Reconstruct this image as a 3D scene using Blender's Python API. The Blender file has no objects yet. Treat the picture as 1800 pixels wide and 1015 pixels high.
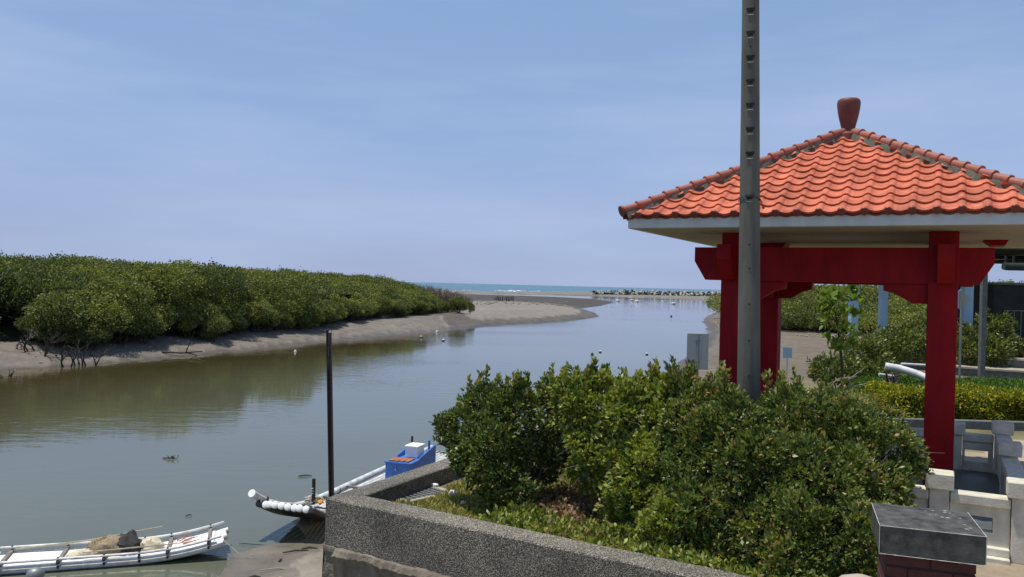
import bpy, math, random
import numpy as np
from mathutils import Vector, Matrix, noise as mnoise

random.seed(7)
RNG = np.random.default_rng(11)
sc = bpy.context.scene
col = sc.collection
rad = math.radians
EYE = 5.0

# ------------------------------------------------------------------ camera
cam_d = bpy.data.cameras.new('camera')
cam_d.sensor_width = 36.0
FPX = 1450.0
cam_d.lens = 36.0 * FPX / 1800.0
cam_d.clip_start = 0.1
cam_d.clip_end = 40000
cam = bpy.data.objects.new('camera', cam_d)
col.objects.link(cam)
CAMR = Matrix.Rotation(rad(90 - 0.28), 3, 'X') @ Matrix.Rotation(rad(1.42), 3, 'Z')
cam.matrix_world = Matrix.Translation((0, 0, EYE)) @ CAMR.to_4x4()
sc.camera = cam
sc.render.resolution_x = 1024
sc.render.resolution_y = 577

# ------------------------------------------------------------------ sun and sky
SUN_AZ = Vector((-0.95, 0.06, 0)).normalized()      # horizontal direction towards the sun
SUN_EL = 76.0
w = bpy.data.worlds.new('World')
sc.world = w
w.use_nodes = True
nt = w.node_tree
bg = nt.nodes['Background']
sky = nt.nodes.new('ShaderNodeTexSky')
sky.sky_type = 'NISHITA'
sky.sun_disc = False
sky.sun_elevation = rad(SUN_EL)
sky.sun_rotation = math.atan2(SUN_AZ.x, SUN_AZ.y)
sky.altitude = 0
sky.air_density = 0.9
sky.dust_density = 0.7
sky.ozone_density = 1.6
# faint cirrus streaks, in sky directions
tc = nt.nodes.new('ShaderNodeTexCoord')
mp = nt.nodes.new('ShaderNodeMapping')
mp.inputs['Scale'].default_value = (0.9, 0.9, 5.5)
mp.inputs['Rotation'].default_value = (0.0, rad(10), 0.0)
nz = nt.nodes.new('ShaderNodeTexNoise')
nz.inputs['Scale'].default_value = 1.6
nz.inputs['Detail'].default_value = 6
nz.inputs['Roughness'].default_value = 0.55
cr = nt.nodes.new('ShaderNodeValToRGB')
cr.color_ramp.elements[0].position = 0.46
cr.color_ramp.elements[0].color = (0, 0, 0, 1)
cr.color_ramp.elements[1].position = 0.70
cr.color_ramp.elements[1].color = (1, 1, 1, 1)
mulf = nt.nodes.new('ShaderNodeMath'); mulf.operation = 'MULTIPLY'
mulf.inputs[1].default_value = 0.55
tint = nt.nodes.new('ShaderNodeMixRGB'); tint.blend_type = 'MULTIPLY'
tint.inputs[0].default_value = 1.0
tint.inputs[2].default_value = (0.74, 0.90, 1.03, 1)
# pale sea haze that lies along the horizon
sep = nt.nodes.new('ShaderNodeSeparateXYZ')
hr = nt.nodes.new('ShaderNodeMapRange')
hr.inputs['From Min'].default_value = 0.0
hr.inputs['From Max'].default_value = 0.95
hr.inputs['To Min'].default_value = 0.92
hr.inputs['To Max'].default_value = 0.35
hramp = nt.nodes.new('ShaderNodeValToRGB')
hramp.color_ramp.elements.new(0.15); hramp.color_ramp.elements.new(0.34)
hramp.color_ramp.elements[0].color = (.392, .462, .700, 1)
hramp.color_ramp.elements[1].position = 0.15; hramp.color_ramp.elements[1].color = (.350, .490, .785, 1)
hramp.color_ramp.elements[2].position = 0.34; hramp.color_ramp.elements[2].color = (.320, .485, .780, 1)
hramp.color_ramp.elements[3].position = 1.0; hramp.color_ramp.elements[3].color = (.15, .25, .50, 1)
hsc = nt.nodes.new('ShaderNodeVectorMath'); hsc.operation = 'SCALE'; hsc.inputs['Scale'].default_value = 10.0
hz = nt.nodes.new('ShaderNodeMixRGB')
mixc = nt.nodes.new('ShaderNodeMixRGB')
mixc.inputs[2].default_value = (4.9, 6.0, 8.5, 1)
L = nt.links.new
L(tc.outputs['Generated'], mp.inputs['Vector'])
L(mp.outputs[0], nz.inputs['Vector'])
L(nz.outputs['Fac'], cr.inputs['Fac'])
L(cr.outputs[0], mulf.inputs[0])
L(sky.outputs[0], tint.inputs[1])
L(tc.outputs['Generated'], sep.inputs[0])
L(sep.outputs['Z'], hr.inputs['Value'])
L(sep.outputs['Z'], hramp.inputs['Fac']); L(hramp.outputs[0], hsc.inputs[0]); L(hsc.outputs[0], hz.inputs[2])
L(hr.outputs[0], hz.inputs[0])
L(tint.outputs[0], hz.inputs[1])
L(hz.outputs[0], mixc.inputs[1])
L(mulf.outputs[0], mixc.inputs[0])
L(mixc.outputs[0], bg.inputs['Color'])
bg.inputs['Strength'].default_value = 0.095

sl = bpy.data.lights.new('sun', 'SUN')
sl.energy = 4.3
sl.angle = rad(0.53)
sl.color = (1.0, 0.945, 0.84)
so = bpy.data.objects.new('sun', sl)
col.objects.link(so)
sd = Vector((SUN_AZ.x * math.cos(rad(SUN_EL)), SUN_AZ.y * math.cos(rad(SUN_EL)), math.sin(rad(SUN_EL))))
so.rotation_euler = sd.to_track_quat('Z', 'Y').to_euler()
so.location = sd * 60

sc.view_settings.view_transform = 'Standard'
sc.view_settings.look = 'None'
sc.view_settings.gamma = 1.0
sc.view_settings.exposure = 0.0
sc.render.engine = 'CYCLES'
sc.cycles.max_bounces = 6
sc.cycles.transparent_max_bounces = 8

# ------------------------------------------------------------------ helpers
def ray(px, py):
    return CAMR @ Vector(((px - 900) / FPX, -(py - 507.5) / FPX, -1.0))

def P(px, py, z=0.0):
    """point of the horizontal plane z that the photograph shows at a pixel of 1800x1015"""
    d = ray(px, py)
    t = (z - EYE) / d.z
    return Vector((d.x * t, d.y * t, z))

def D(px, py, Y):
    """point at distance Y in front of the viewer"""
    d = ray(px, py)
    t = Y / d.y
    return Vector((d.x * t, Y, EYE + d.z * t))

def X_at(px, Y, z=0.0):
    """x of a plumb thing seen at pixel column px at distance Y, height z"""
    py = 507.5 + (EYE - z) / Y * FPX
    d = ray(px, py)
    return d.x / d.y * Y

def tag(o, label=None, cat=None, group=None, kind=None):
    if label: o['label'] = label
    if cat: o['category'] = cat
    if group: o['group'] = group
    if kind: o['kind'] = kind
    return o

def thing(name, label, cat, loc, group=None):
    o = bpy.data.objects.new(name, None)
    col.objects.link(o)
    o.location = loc
    o.empty_display_size = 0.2
    return tag(o, label, cat, group)

def wloc(o):
    v = Vector((0, 0, 0))
    while o is not None:
        v += Vector(o.location); o = o.parent
    return v

class MB:
    def __init__(s):
        s.v = []; s.f = []
    def add(s, vs, fs):
        o = len(s.v)
        s.v += [tuple(v) for v in vs]
        s.f += [tuple(i + o for i in f) for f in fs]
    def hexa(s, pts):
        """8 corners: bottom ring then top ring"""
        s.add(pts, [(3, 2, 1, 0), (4, 5, 6, 7), (0, 1, 5, 4), (1, 2, 6, 5), (2, 3, 7, 6), (3, 0, 4, 7)])
    def box(s, c, size, M=None, bev=0.0):
        """c centre; size; M optional 3x3 frame; bev chamfer"""
        hx, hy, hz_ = size[0] / 2, size[1] / 2, size[2] / 2
        M = M or Matrix.Identity(3)
        c = Vector(c)
        if bev <= 0:
            pts = [Vector((x, y, z)) for z in (-hz_, hz_) for x, y in ((-hx, -hy), (hx, -hy), (hx, hy), (-hx, hy))]
            s.hexa([c + M @ p for p in pts]); return
        b = min(bev, hx * .9, hy * .9, hz_ * .9)
        rings = []
        for z, ins in ((-hz_, b), (-hz_ + b, 0), (hz_ - b, 0), (hz_, b)):
            ring = []
            X, Y = hx - ins, hy - ins
            bb = b * (0.6 if ins == 0 else 0.3)
            for x, y in ((-X + bb, -Y), (X - bb, -Y), (X, -Y + bb), (X, Y - bb), (X - bb, Y), (-X + bb, Y), (-X, Y - bb), (-X, -Y + bb)):
                ring.append(c + M @ Vector((x, y, z)))
            rings.append(ring)
        vs = [p for r in rings for p in r]
        fs = []
        for k in range(3):
            for i in range(8):
                j = (i + 1) % 8
                fs.append((k * 8 + i, k * 8 + j, (k + 1) * 8 + j, (k + 1) * 8 + i))
        fs.append(tuple(range(7, -1, -1))); fs.append(tuple(range(24, 32)))
        s.add(vs, fs)
    def tube(s, pts, r, n=8, cap=True):
        pts = [Vector(p) for p in pts]
        if not hasattr(r, '__len__'): r = [r] * len(pts)
        rings = []
        up = None
        for i, p in enumerate(pts):
            t = (pts[min(i + 1, len(pts) - 1)] - pts[max(i - 1, 0)])
            if t.length < 1e-9: t = Vector((0, 0, 1))
            t.normalize()
            if up is None:
                up = Vector((0, 0, 1)) if abs(t.z) < 0.9 else Vector((1, 0, 0))
            a = t.cross(up)
            if a.length < 1e-4:
                a = t.cross(Vector((0, 1, 0)))
            a.normalize(); b = a.cross(t).normalized(); up = b
            rings.append([p + (a * math.cos(2 * math.pi * k / n) + b * math.sin(2 * math.pi * k / n)) * r[i] for k in range(n)])
        vs = [q for R in rings for q in R]
        fs = []
        for i in range(len(pts) - 1):
            for k in range(n):
                k2 = (k + 1) % n
                fs.append((i * n + k, i * n + k2, (i + 1) * n + k2, (i + 1) * n + k))
        if cap:
            fs.append(tuple(range(n - 1, -1, -1)))
            m = (len(pts) - 1) * n
            fs.append(tuple(range(m, m + n)))
        s.add(vs, fs)
    def lathe(s, c, prof, n=24):
        """prof: list of (radius, z) upward, around the vertical through c"""
        c = Vector(c)
        vs = [c + Vector((r * math.cos(2 * math.pi * k / n), r * math.sin(2 * math.pi * k / n), z)) for r, z in prof for k in range(n)]
        fs = []
        for i in range(len(prof) - 1):
            for k in range(n):
                k2 = (k + 1) % n
                fs.append((i * n + k, i * n + k2, (i + 1) * n + k2, (i + 1) * n + k))
        fs.append(tuple(range(n - 1, -1, -1)))
        m = (len(prof) - 1) * n
        fs.append(tuple(range(m, m + n)))
        s.add(vs, fs)
    def prism(s, poly, vec):
        """poly: planar polygon points, extruded along vec"""
        n = len(poly); vec = Vector(vec)
        vs = [Vector(p) for p in poly] + [Vector(p) + vec for p in poly]
        fs = [tuple(range(n - 1, -1, -1)), tuple(range(n, 2 * n))]
        for i in range(n):
            j = (i + 1) % n
            fs.append((i, j, n + j, n + i))
        s.add(vs, fs)

def obj(name, mb, mat, parent=None, smooth=False, origin=None):
    """links the collected shapes (given in scene coordinates) as one mesh object"""
    me = bpy.data.meshes.new(name)
    if parent is not None:
        off = wloc(parent)
    else:
        if origin is None:
            A = np.array(mb.v)
            off = Vector(((A[:, 0].min() + A[:, 0].max()) / 2, (A[:, 1].min() + A[:, 1].max()) / 2, A[:, 2].min()))
        else:
            off = Vector(origin)
    me.from_pydata([tuple(Vector(v) - off) for v in mb.v], [], mb.f)
    me.materials.append(mat)
    # consistent outward normals
    import bmesh
    bm = bmesh.new(); bm.from_mesh(me)
    bmesh.ops.recalc_face_normals(bm, faces=bm.faces)
    bm.to_mesh(me); bm.free()
    if smooth:
        me.polygons.foreach_set('use_smooth', [True] * len(me.polygons))
        if hasattr(me, 'set_sharp_from_angle'):
            me.set_sharp_from_angle(angle=rad(45))
    o = bpy.data.objects.new(name, me)
    col.objects.link(o)
    if parent is not None:
        o.parent = parent
    else:
        o.location = off
    return o

def obj_np(name, V, Q, mat, parent=None, attrs=None, smooth=False, origin=None, colattr=None):
    """numpy mesh: V (n,3) scene coordinates, Q (m,k) faces"""
    me = bpy.data.meshes.new(name)
    off = np.array(wloc(parent)) if parent is not None else (np.array(origin) if origin is not None else np.array([(V[:, 0].min() + V[:, 0].max()) / 2, (V[:, 1].min() + V[:, 1].max()) / 2, V[:, 2].min()]))
    V2 = (V - off).astype(np.float32)
    k = Q.shape[1]
    me.vertices.add(len(V2)); me.vertices.foreach_set('co', V2.ravel())
    me.loops.add(Q.size); me.loops.foreach_set('vertex_index', Q.astype(np.int32).ravel())
    me.polygons.add(len(Q))
    me.polygons.foreach_set('loop_start', (np.arange(len(Q)) * k).astype(np.int32))
    me.polygons.foreach_set('loop_total', np.full(len(Q), k, dtype=np.int32))
    if smooth:
        me.polygons.foreach_set('use_smooth', np.ones(len(Q), dtype=bool))
    me.update(calc_edges=True)
    if attrs is not None:
        for nm, arr in attrs.items():
            a = me.attributes.new(nm, 'FLOAT', 'POINT')
            a.data.foreach_set('value', arr.astype(np.float32))
    if colattr is not None:
        a = me.color_attributes.new('tone', 'FLOAT_COLOR', 'POINT')
        a.data.foreach_set('color', colattr.astype(np.float32).ravel())
    me.materials.append(mat)
    o = bpy.data.objects.new(name, me)
    col.objects.link(o)
    if parent is not None:
        o.parent = parent
    else:
        o.location = off
    return o

def copy_tree(root, loc, rotz=0.0, scale=1.0, label=None, rot=None):
    r = root.copy(); col.objects.link(r)
    r.location = loc
    r.rotation_euler = rot if rot is not None else (0, 0, rotz)
    r.scale = scale if hasattr(scale, '__len__') else (scale, scale, scale)
    if label: r['label'] = label
    for ch in list(root.children):
        c = ch.copy(); col.objects.link(c); c.parent = r
        for g in list(ch.children):
            d = g.copy(); col.objects.link(d); d.parent = c
    return r

# ------------------------------------------------------------------ materials
def mat(name, c, rough=0.7, var=0.12, scale=8.0, bump=0.0, bscale=60.0, c2=None, metal=0.0, spec=0.5, coat=0.0, detail=5, bdist=0.01, streak=None):
    m = bpy.data.materials.new(name); m.use_nodes = True
    t = m.node_tree; n = t.nodes; l = t.links.new
    b = n['Principled BSDF']
    b.inputs['Roughness'].default_value = rough
    b.inputs['Metallic'].default_value = metal
    b.inputs['Specular IOR Level'].default_value = spec
    b.inputs['Coat Weight'].default_value = coat
    g = n.new('ShaderNodeNewGeometry')
    mpn = n.new('ShaderNodeMapping')
    if streak: mpn.inputs['Scale'].default_value = streak
    l(g.outputs['Position'], mpn.inputs['Vector'])
    z = n.new('ShaderNodeTexNoise'); z.inputs['Scale'].default_value = scale; z.inputs['Detail'].default_value = detail
    z.inputs['Roughness'].default_value = 0.6
    l(mpn.outputs[0], z.inputs['Vector'])
    r = n.new('ShaderNodeValToRGB')
    r.color_ramp.elements[0].position = 0.3; r.color_ramp.elements[1].position = 0.7
    c2 = c2 or tuple(min(1, x * (1 + var)) for x in c)
    c1 = tuple(x * (1 - var) for x in c)
    r.color_ramp.elements[0].color = (*c1, 1); r.color_ramp.elements[1].color = (*c2, 1)
    l(z.outputs['Fac'], r.inputs['Fac']); l(r.outputs[0], b.inputs['Base Color'])
    if bump > 0:
        z2 = n.new('ShaderNodeTexNoise'); z2.inputs['Scale'].default_value = bscale; z2.inputs['Detail'].default_value = 4
        l(g.outputs['Position'], z2.inputs['Vector'])
        bn = n.new('ShaderNodeBump'); bn.inputs['Strength'].default_value = bump; bn.inputs['Distance'].default_value = bdist
        l(z2.outputs['Fac'], bn.inputs['Height']); l(bn.outputs[0], b.inputs['Normal'])
    return m

def leaf_mat(name, stops, rough=0.42, trans=0.30, spec=0.5, tcol=None):
    """stops: list of (pos, rgb) over the per-leaf random value"""
    m = bpy.data.materials.new(name); m.use_nodes = True
    t = m.node_tree; n = t.nodes; l = t.links.new
    b = n['Principled BSDF']; b.inputs['Roughness'].default_value = rough
    b.inputs['Specular IOR Level'].default_value = spec
    a = n.new('ShaderNodeAttribute'); a.attribute_name = 'rnd'
    r = n.new('ShaderNodeValToRGB')
    while len(r.color_ramp.elements) < len(stops): r.color_ramp.elements.new(0.5)
    for e, (p, c) in zip(r.color_ramp.elements, stops):
        e.position = p; e.color = (*c, 1)
    l(a.outputs['Fac'], r.inputs['Fac']); l(r.outputs[0], b.inputs['Base Color'])
    tr = n.new('ShaderNodeBsdfTranslucent')
    mx = n.new('ShaderNodeMixShader'); mx.inputs[0].default_value = trans
    mc = n.new('ShaderNodeMixRGB'); mc.blend_type = 'MULTIPLY'; mc.inputs[0].default_value = 1
    mc.inputs[2].default_value = (*(tcol or (1.4, 1.5, 0.6)), 1)
    l(r.outputs[0], mc.inputs[1]); l(mc.outputs[0], tr.inputs['Color'])
    l(b.outputs[0], mx.inputs[1]); l(tr.outputs[0], mx.inputs[2])
    out = n['Material Output']; l(mx.outputs[0], out.inputs['Surface'])
    return m

M = {}
M['red'] = mat('red_paint', (0.255, 0.0012, 0.004), rough=0.55, var=0.24, scale=5, bump=0.2, bscale=25, spec=0.22, streak=(1.5, 1.5, .35), detail=10)
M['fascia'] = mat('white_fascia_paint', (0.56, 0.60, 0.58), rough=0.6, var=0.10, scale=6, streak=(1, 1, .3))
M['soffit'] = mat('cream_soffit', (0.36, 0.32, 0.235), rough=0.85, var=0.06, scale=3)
M['tile'] = mat('orange_clay_tile', (0.60, 0.158, 0.085), rough=0.6, var=0.12, scale=5, bump=0.1, bscale=60, spec=0.25, c2=(0.70, 0.215, 0.122))
M['tile_dark'] = mat('maroon_glazed_tile', (0.17, 0.032, 0.022), rough=0.45, var=0.2, scale=9)
M['ridge'] = mat('rust_red_ridge_tile', (0.34, 0.115, 0.075), rough=0.55, var=0.18, scale=9, spec=0.5)
def tile_tone(m):
    t = m.node_tree; n = t.nodes; l = t.links.new; b = n['Principled BSDF']
    src = b.inputs['Base Color'].links[0].from_socket
    g = n.new('ShaderNodeNewGeometry'); mp_ = n.new('ShaderNodeMapping'); mp_.inputs['Rotation'].default_value = (0, 0, rad(27.6))
    mp_.inputs['Scale'].default_value = (1 / .242, 1 / .242, 1 / .107); l(g.outputs['Position'], mp_.inputs['Vector'])
    fl = n.new('ShaderNodeVectorMath'); fl.operation = 'FLOOR'; l(mp_.outputs[0], fl.inputs[0])
    wn = n.new('ShaderNodeTexWhiteNoise'); l(fl.outputs[0], wn.inputs['Vector'])
    mr = n.new('ShaderNodeMapRange'); mr.inputs['To Min'].default_value = .78; mr.inputs['To Max'].default_value = 1.12; l(wn.outputs['Value'], mr.inputs['Value'])
    z = n.new('ShaderNodeTexNoise'); z.inputs['Scale'].default_value = 2.2; z.inputs['Detail'].default_value = 10; z.inputs['Roughness'].default_value = .7; l(g.outputs['Position'], z.inputs['Vector'])
    r2 = n.new('ShaderNodeMapRange'); r2.inputs['From Min'].default_value = .35; r2.inputs['From Max'].default_value = .55; r2.inputs['To Min'].default_value = .72; r2.inputs['To Max'].default_value = 1; l(z.outputs['Fac'], r2.inputs['Value'])
    mm = n.new('ShaderNodeMath'); mm.operation = 'MULTIPLY'; l(mr.outputs[0], mm.inputs[0]); l(r2.outputs[0], mm.inputs[1])
    vm = n.new('ShaderNodeVectorMath'); vm.operation = 'SCALE'; l(src, vm.inputs[0]); l(mm.outputs[0], vm.inputs['Scale']); l(vm.outputs[0], b.inputs['Base Color'])
tile_tone(M['tile'])
M['mortar'] = mat('grey_mortar', (0.12, 0.115, 0.092), rough=0.95, var=0.35, scale=14, bump=0.5, bscale=40)
M['concrete'] = mat('pole_concrete', (0.135, 0.132, 0.108), rough=0.9, var=0.32, scale=5, bump=0.5, bscale=110, streak=(1.6, 1.6, 0.25), detail=9)
M['hole'] = mat('dark_hole', (0.012, 0.012, 0.011), rough=1)
M['lip'] = mat('pale_lip', (0.42, 0.42, 0.38), rough=.9)
M['white_stone'] = mat('white_painted_concrete', (0.58, 0.54, 0.43), rough=0.8, var=0.2, scale=7, bump=0.25, bscale=50, c2=(0.72, 0.69, 0.58), detail=8)
M['floor'] = mat('dark_floor_tile', (0.09, 0.10, 0.09), rough=0.45, var=0.2, scale=6)
M['granite'] = mat('black_granite', (0.050, 0.051, 0.043), rough=0.5, var=0.45, scale=14, detail=14, spec=0.4, bump=0.3, bscale=160, c2=(0.125, 0.124, 0.108))
M['chip'] = mat('chipped_edge', (0.5, 0.5, 0.47), rough=.8, var=.3, scale=30)
M['brick'] = mat('dark_red_brick', (0.085, 0.022, 0.018), rough=0.75, var=0.3, scale=20, bump=.3)
M['brick_mortar'] = mat('brick_joint', (0.035, 0.03, 0.028), rough=0.95)
M['white_pvc'] = mat('white_pvc', (0.60, 0.60, 0.57), rough=0.45, var=0.22, scale=6, detail=12, c2=(0.80, 0.81, 0.80))
M['foam'] = mat('white_foam', (0.88, 0.88, 0.86), rough=0.6, var=0.06, scale=6)
M['black_pvc'] = mat('black_pvc', (0.035, 0.037, 0.042), rough=0.35, var=0.3, scale=6)
M['wood_grey'] = mat('weathered_wood', (0.20, 0.175, 0.15), rough=0.85, var=0.35, scale=12, streak=(1, 1, .3))
M['wood_dark'] = mat('dark_wet_wood', (0.045, 0.036, 0.028), rough=0.8, var=0.4, scale=12)
M['wood_rust'] = mat('rust_brown_board', (0.36, 0.13, 0.06), rough=0.7, var=0.25, scale=8)
M['bamboo'] = mat('bamboo', (0.42, 0.36, 0.26), rough=0.6, var=0.25, scale=14)
M['blue'] = mat('blue_paint', (0.045, 0.16, 0.50), rough=0.5, var=0.2, scale=6, c2=(0.06, 0.20, 0.58), bump=.1)
M['paleblue'] = mat('pale_blue_paint', (0.34, 0.50, 0.60), rough=0.6, var=0.1, scale=3)
M['net'] = mat('tan_net', (0.30, 0.235, 0.15), rough=0.95, var=0.35, scale=30)
M['cloth'] = mat('black_cloth', (0.045, 0.042, 0.042), rough=0.95, var=0.4, scale=22, bump=.4)
M['sack'] = mat('cream_sack', (0.60, 0.53, 0.38), rough=0.85, var=0.25, scale=9, bump=.5, bscale=25)
M['orange'] = mat('orange_cloth', (0.65, 0.28, 0.03), rough=.8, var=.3, scale=20)
M['steel'] = mat('rusty_brown_steel', (0.040, 0.022, 0.018), rough=0.55, var=0.4, scale=14, c2=(0.075, 0.04, 0.03))
M['steel_pale'] = mat('worn_steel', (0.33, 0.30, 0.28), rough=0.6, var=.3, scale=20)
M['signback'] = mat('sign_back_metal', (0.40, 0.43, 0.42), rough=0.5, var=0.06, scale=5, metal=.2)
M['galv'] = mat('galvanised_post', (0.24, 0.26, 0.25), rough=0.5, var=.15, metal=.4)
M['slab'] = mat('grey_slab', (0.30, 0.31, 0.28), rough=.9, var=.25, scale=3, streak=(1, 1, .2))
M['shed'] = mat('dark_green_netting', (0.020, 0.028, 0.024), rough=.9, var=.4, scale=3)
M['tetra'] = mat('tetrapod_concrete', (0.38, 0.35, 0.30), rough=.9, var=.4, scale=.5)
M['tetra_dark'] = mat('tetrapod_algae_gap_shade', (0.035, 0.035, 0.035), rough=.8)  # near black: shade of the heap's gaps put into the colour, besides algae
M['buoy_white'] = mat('white_float', (0.8, 0.8, 0.78), rough=.5)
M['buoy_black'] = mat('black_float', (0.02, 0.02, 0.025), rough=.5)
M['bark'] = mat('bark', (0.075, 0.058, 0.042), rough=.95, var=.35, scale=20, bump=.5, bscale=60)
M['twigwood'] = mat('twig_bark', (0.14, 0.11, 0.085), rough=.9, var=.4, scale=15)
M['bark_pale'] = mat('pale_dead_wood', (0.34, 0.29, 0.235), rough=.9, var=.35, scale=12)
M['stump'] = mat('tan_stump', (0.24, 0.17, 0.11), rough=.95, var=.4, scale=14, bump=.6, bscale=40, streak=(1, 1, .3))
M['paper'] = mat('white_litter', (0.70, 0.62, 0.56), rough=.9, var=.25, scale=40)
M['grate'] = mat('grey_grate', (0.16, 0.17, 0.17), rough=.55, var=.2, metal=.3)
M['footing'] = mat('rough_footing', (0.17, 0.148, 0.112), rough=.95, var=.45, scale=6, bump=.8, bscale=22, bdist=.03, detail=9)
M['stone_dark'] = mat('dark_stone_face', (0.12, 0.13, 0.125), rough=.85, var=.3, scale=10)
M['stone_top'] = mat('tan_stone_top', (0.36, 0.32, 0.255), rough=.9, var=.2, scale=4, detail=9)
M['rope'] = mat('pale_rope', (0.45, 0.42, 0.36), rough=.9)

def pebble_mat():
    m = bpy.data.materials.new('washed_pebble_concrete'); m.use_nodes = True
    t = m.node_tree; n = t.nodes; l = t.links.new
    b = n['Principled BSDF']; b.inputs['Roughness'].default_value = .8
    g = n.new('ShaderNodeNewGeometry')
    v = n.new('ShaderNodeTexVoronoi'); v.inputs['Scale'].default_value = 120
    l(g.outputs['Position'], v.inputs['Vector'])
    r = n.new('ShaderNodeValToRGB')
    st = [(0, (0.13, 0.122, 0.10)), (0.3, (0.29, 0.27, 0.225)), (0.6, (0.48, 0.445, 0.37)), (0.85, (0.76, 0.70, 0.61))]
    while len(r.color_ramp.elements) < len(st): r.color_ramp.elements.new(.5)
    for e, (p, c) in zip(r.color_ramp.elements, st): e.position = p; e.color = (*c, 1)
    r.color_ramp.interpolation = 'CONSTANT'
    s = n.new('ShaderNodeSeparateColor'); l(v.outputs['Color'], s.inputs[0]); l(s.outputs[0], r.inputs['Fac'])
    r2 = n.new('ShaderNodeValToRGB'); r2.color_ramp.elements[0].position = .28; r2.color_ramp.elements[0].color = (1, 1, 1, 1)
    r2.color_ramp.elements[1].position = .55; r2.color_ramp.elements[1].color = (.28, .28, .28, 1)
    l(v.outputs['Distance'], r2.inputs['Fac'])
    mx = n.new('ShaderNodeMixRGB'); mx.blend_type = 'MULTIPLY'; mx.inputs[0].default_value = 1
    l(r.outputs[0], mx.inputs[1]); l(r2.outputs[0], mx.inputs[2])
    z = n.new('ShaderNodeTexNoise'); z.inputs['Scale'].default_value = 1.3; z.inputs['Detail'].default_value = 9
    l(g.outputs['Position'], z.inputs['Vector'])
    r3 = n.new('ShaderNodeValToRGB'); r3.color_ramp.elements[0].position = .3; r3.color_ramp.elements[0].color = (.62, .61, .58, 1)
    r3.color_ramp.elements[1].position = .7; r3.color_ramp.elements[1].color = (1.32, 1.29, 1.22, 1)
    l(z.outputs['Fac'], r3.inputs['Fac'])
    mx2 = n.new('ShaderNodeMixRGB'); mx2.blend_type = 'MULTIPLY'; mx2.inputs[0].default_value = 1
    l(mx.outputs[0], mx2.inputs[1]); l(r3.outputs[0], mx2.inputs[2]); l(mx2.outputs[0], b.inputs['Base Color'])
    bn = n.new('ShaderNodeBump'); bn.inputs['Strength'].default_value = .9; bn.inputs['Distance'].default_value = .008; bn.invert = True
    l(v.outputs['Distance'], bn.inputs['Height']); l(bn.outputs[0], b.inputs['Normal'])
    return m
M['pebble'] = pebble_mat()

def ground_mat():
    m = bpy.data.materials.new('ground_earth'); m.use_nodes = True
    t = m.node_tree; n = t.nodes; l = t.links.new
    b = n['Principled BSDF']
    a = n.new('ShaderNodeAttribute'); a.attribute_name = 'tone'
    g = n.new('ShaderNodeNewGeometry')
    z = n.new('ShaderNodeTexNoise'); z.inputs['Scale'].default_value = 1.3; z.inputs['Detail'].default_value = 12; z.inputs['Roughness'].default_value = .68
    l(g.outputs['Position'], z.inputs['Vector'])
    r = n.new('ShaderNodeValToRGB'); r.color_ramp.elements[0].position = .32; r.color_ramp.elements[0].color = (.62, .62, .62, 1)
    r.color_ramp.elements[1].position = .68; r.color_ramp.elements[1].color = (1.3, 1.29, 1.27, 1)
    l(z.outputs['Fac'], r.inputs['Fac'])
    mx = n.new('ShaderNodeMixRGB'); mx.blend_type = 'MULTIPLY'; mx.inputs[0].default_value = 1
    l(a.outputs['Color'], mx.inputs[1]); l(r.outputs[0], mx.inputs[2]); l(mx.outputs[0], b.inputs['Base Color'])
    # wet mud near the water level is smoother
    s = n.new('ShaderNodeSeparateXYZ'); l(g.outputs['Position'], s.inputs[0])
    mr = n.new('ShaderNodeMapRange'); mr.inputs['From Min'].default_value = 0.02; mr.inputs['From Max'].default_value = 0.35
    mr.inputs['To Min'].default_value = .42; mr.inputs['To Max'].default_value = .92
    l(s.outputs['Z'], mr.inputs['Value']); l(mr.outputs[0], b.inputs['Roughness'])
    z2 = n.new('ShaderNodeTexNoise'); z2.inputs['Scale'].default_value = 7; z2.inputs['Detail'].default_value = 10; z2.inputs['Roughness'].default_value = .7
    l(g.outputs['Position'], z2.inputs['Vector'])
    bn = n.new('ShaderNodeBump'); bn.inputs['Strength'].default_value = .6; bn.inputs['Distance'].default_value = .06
    l(z2.outputs['Fac'], bn.inputs['Height']); l(bn.outputs[0], b.inputs['Normal'])
    return m
M['ground'] = ground_mat()

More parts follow.
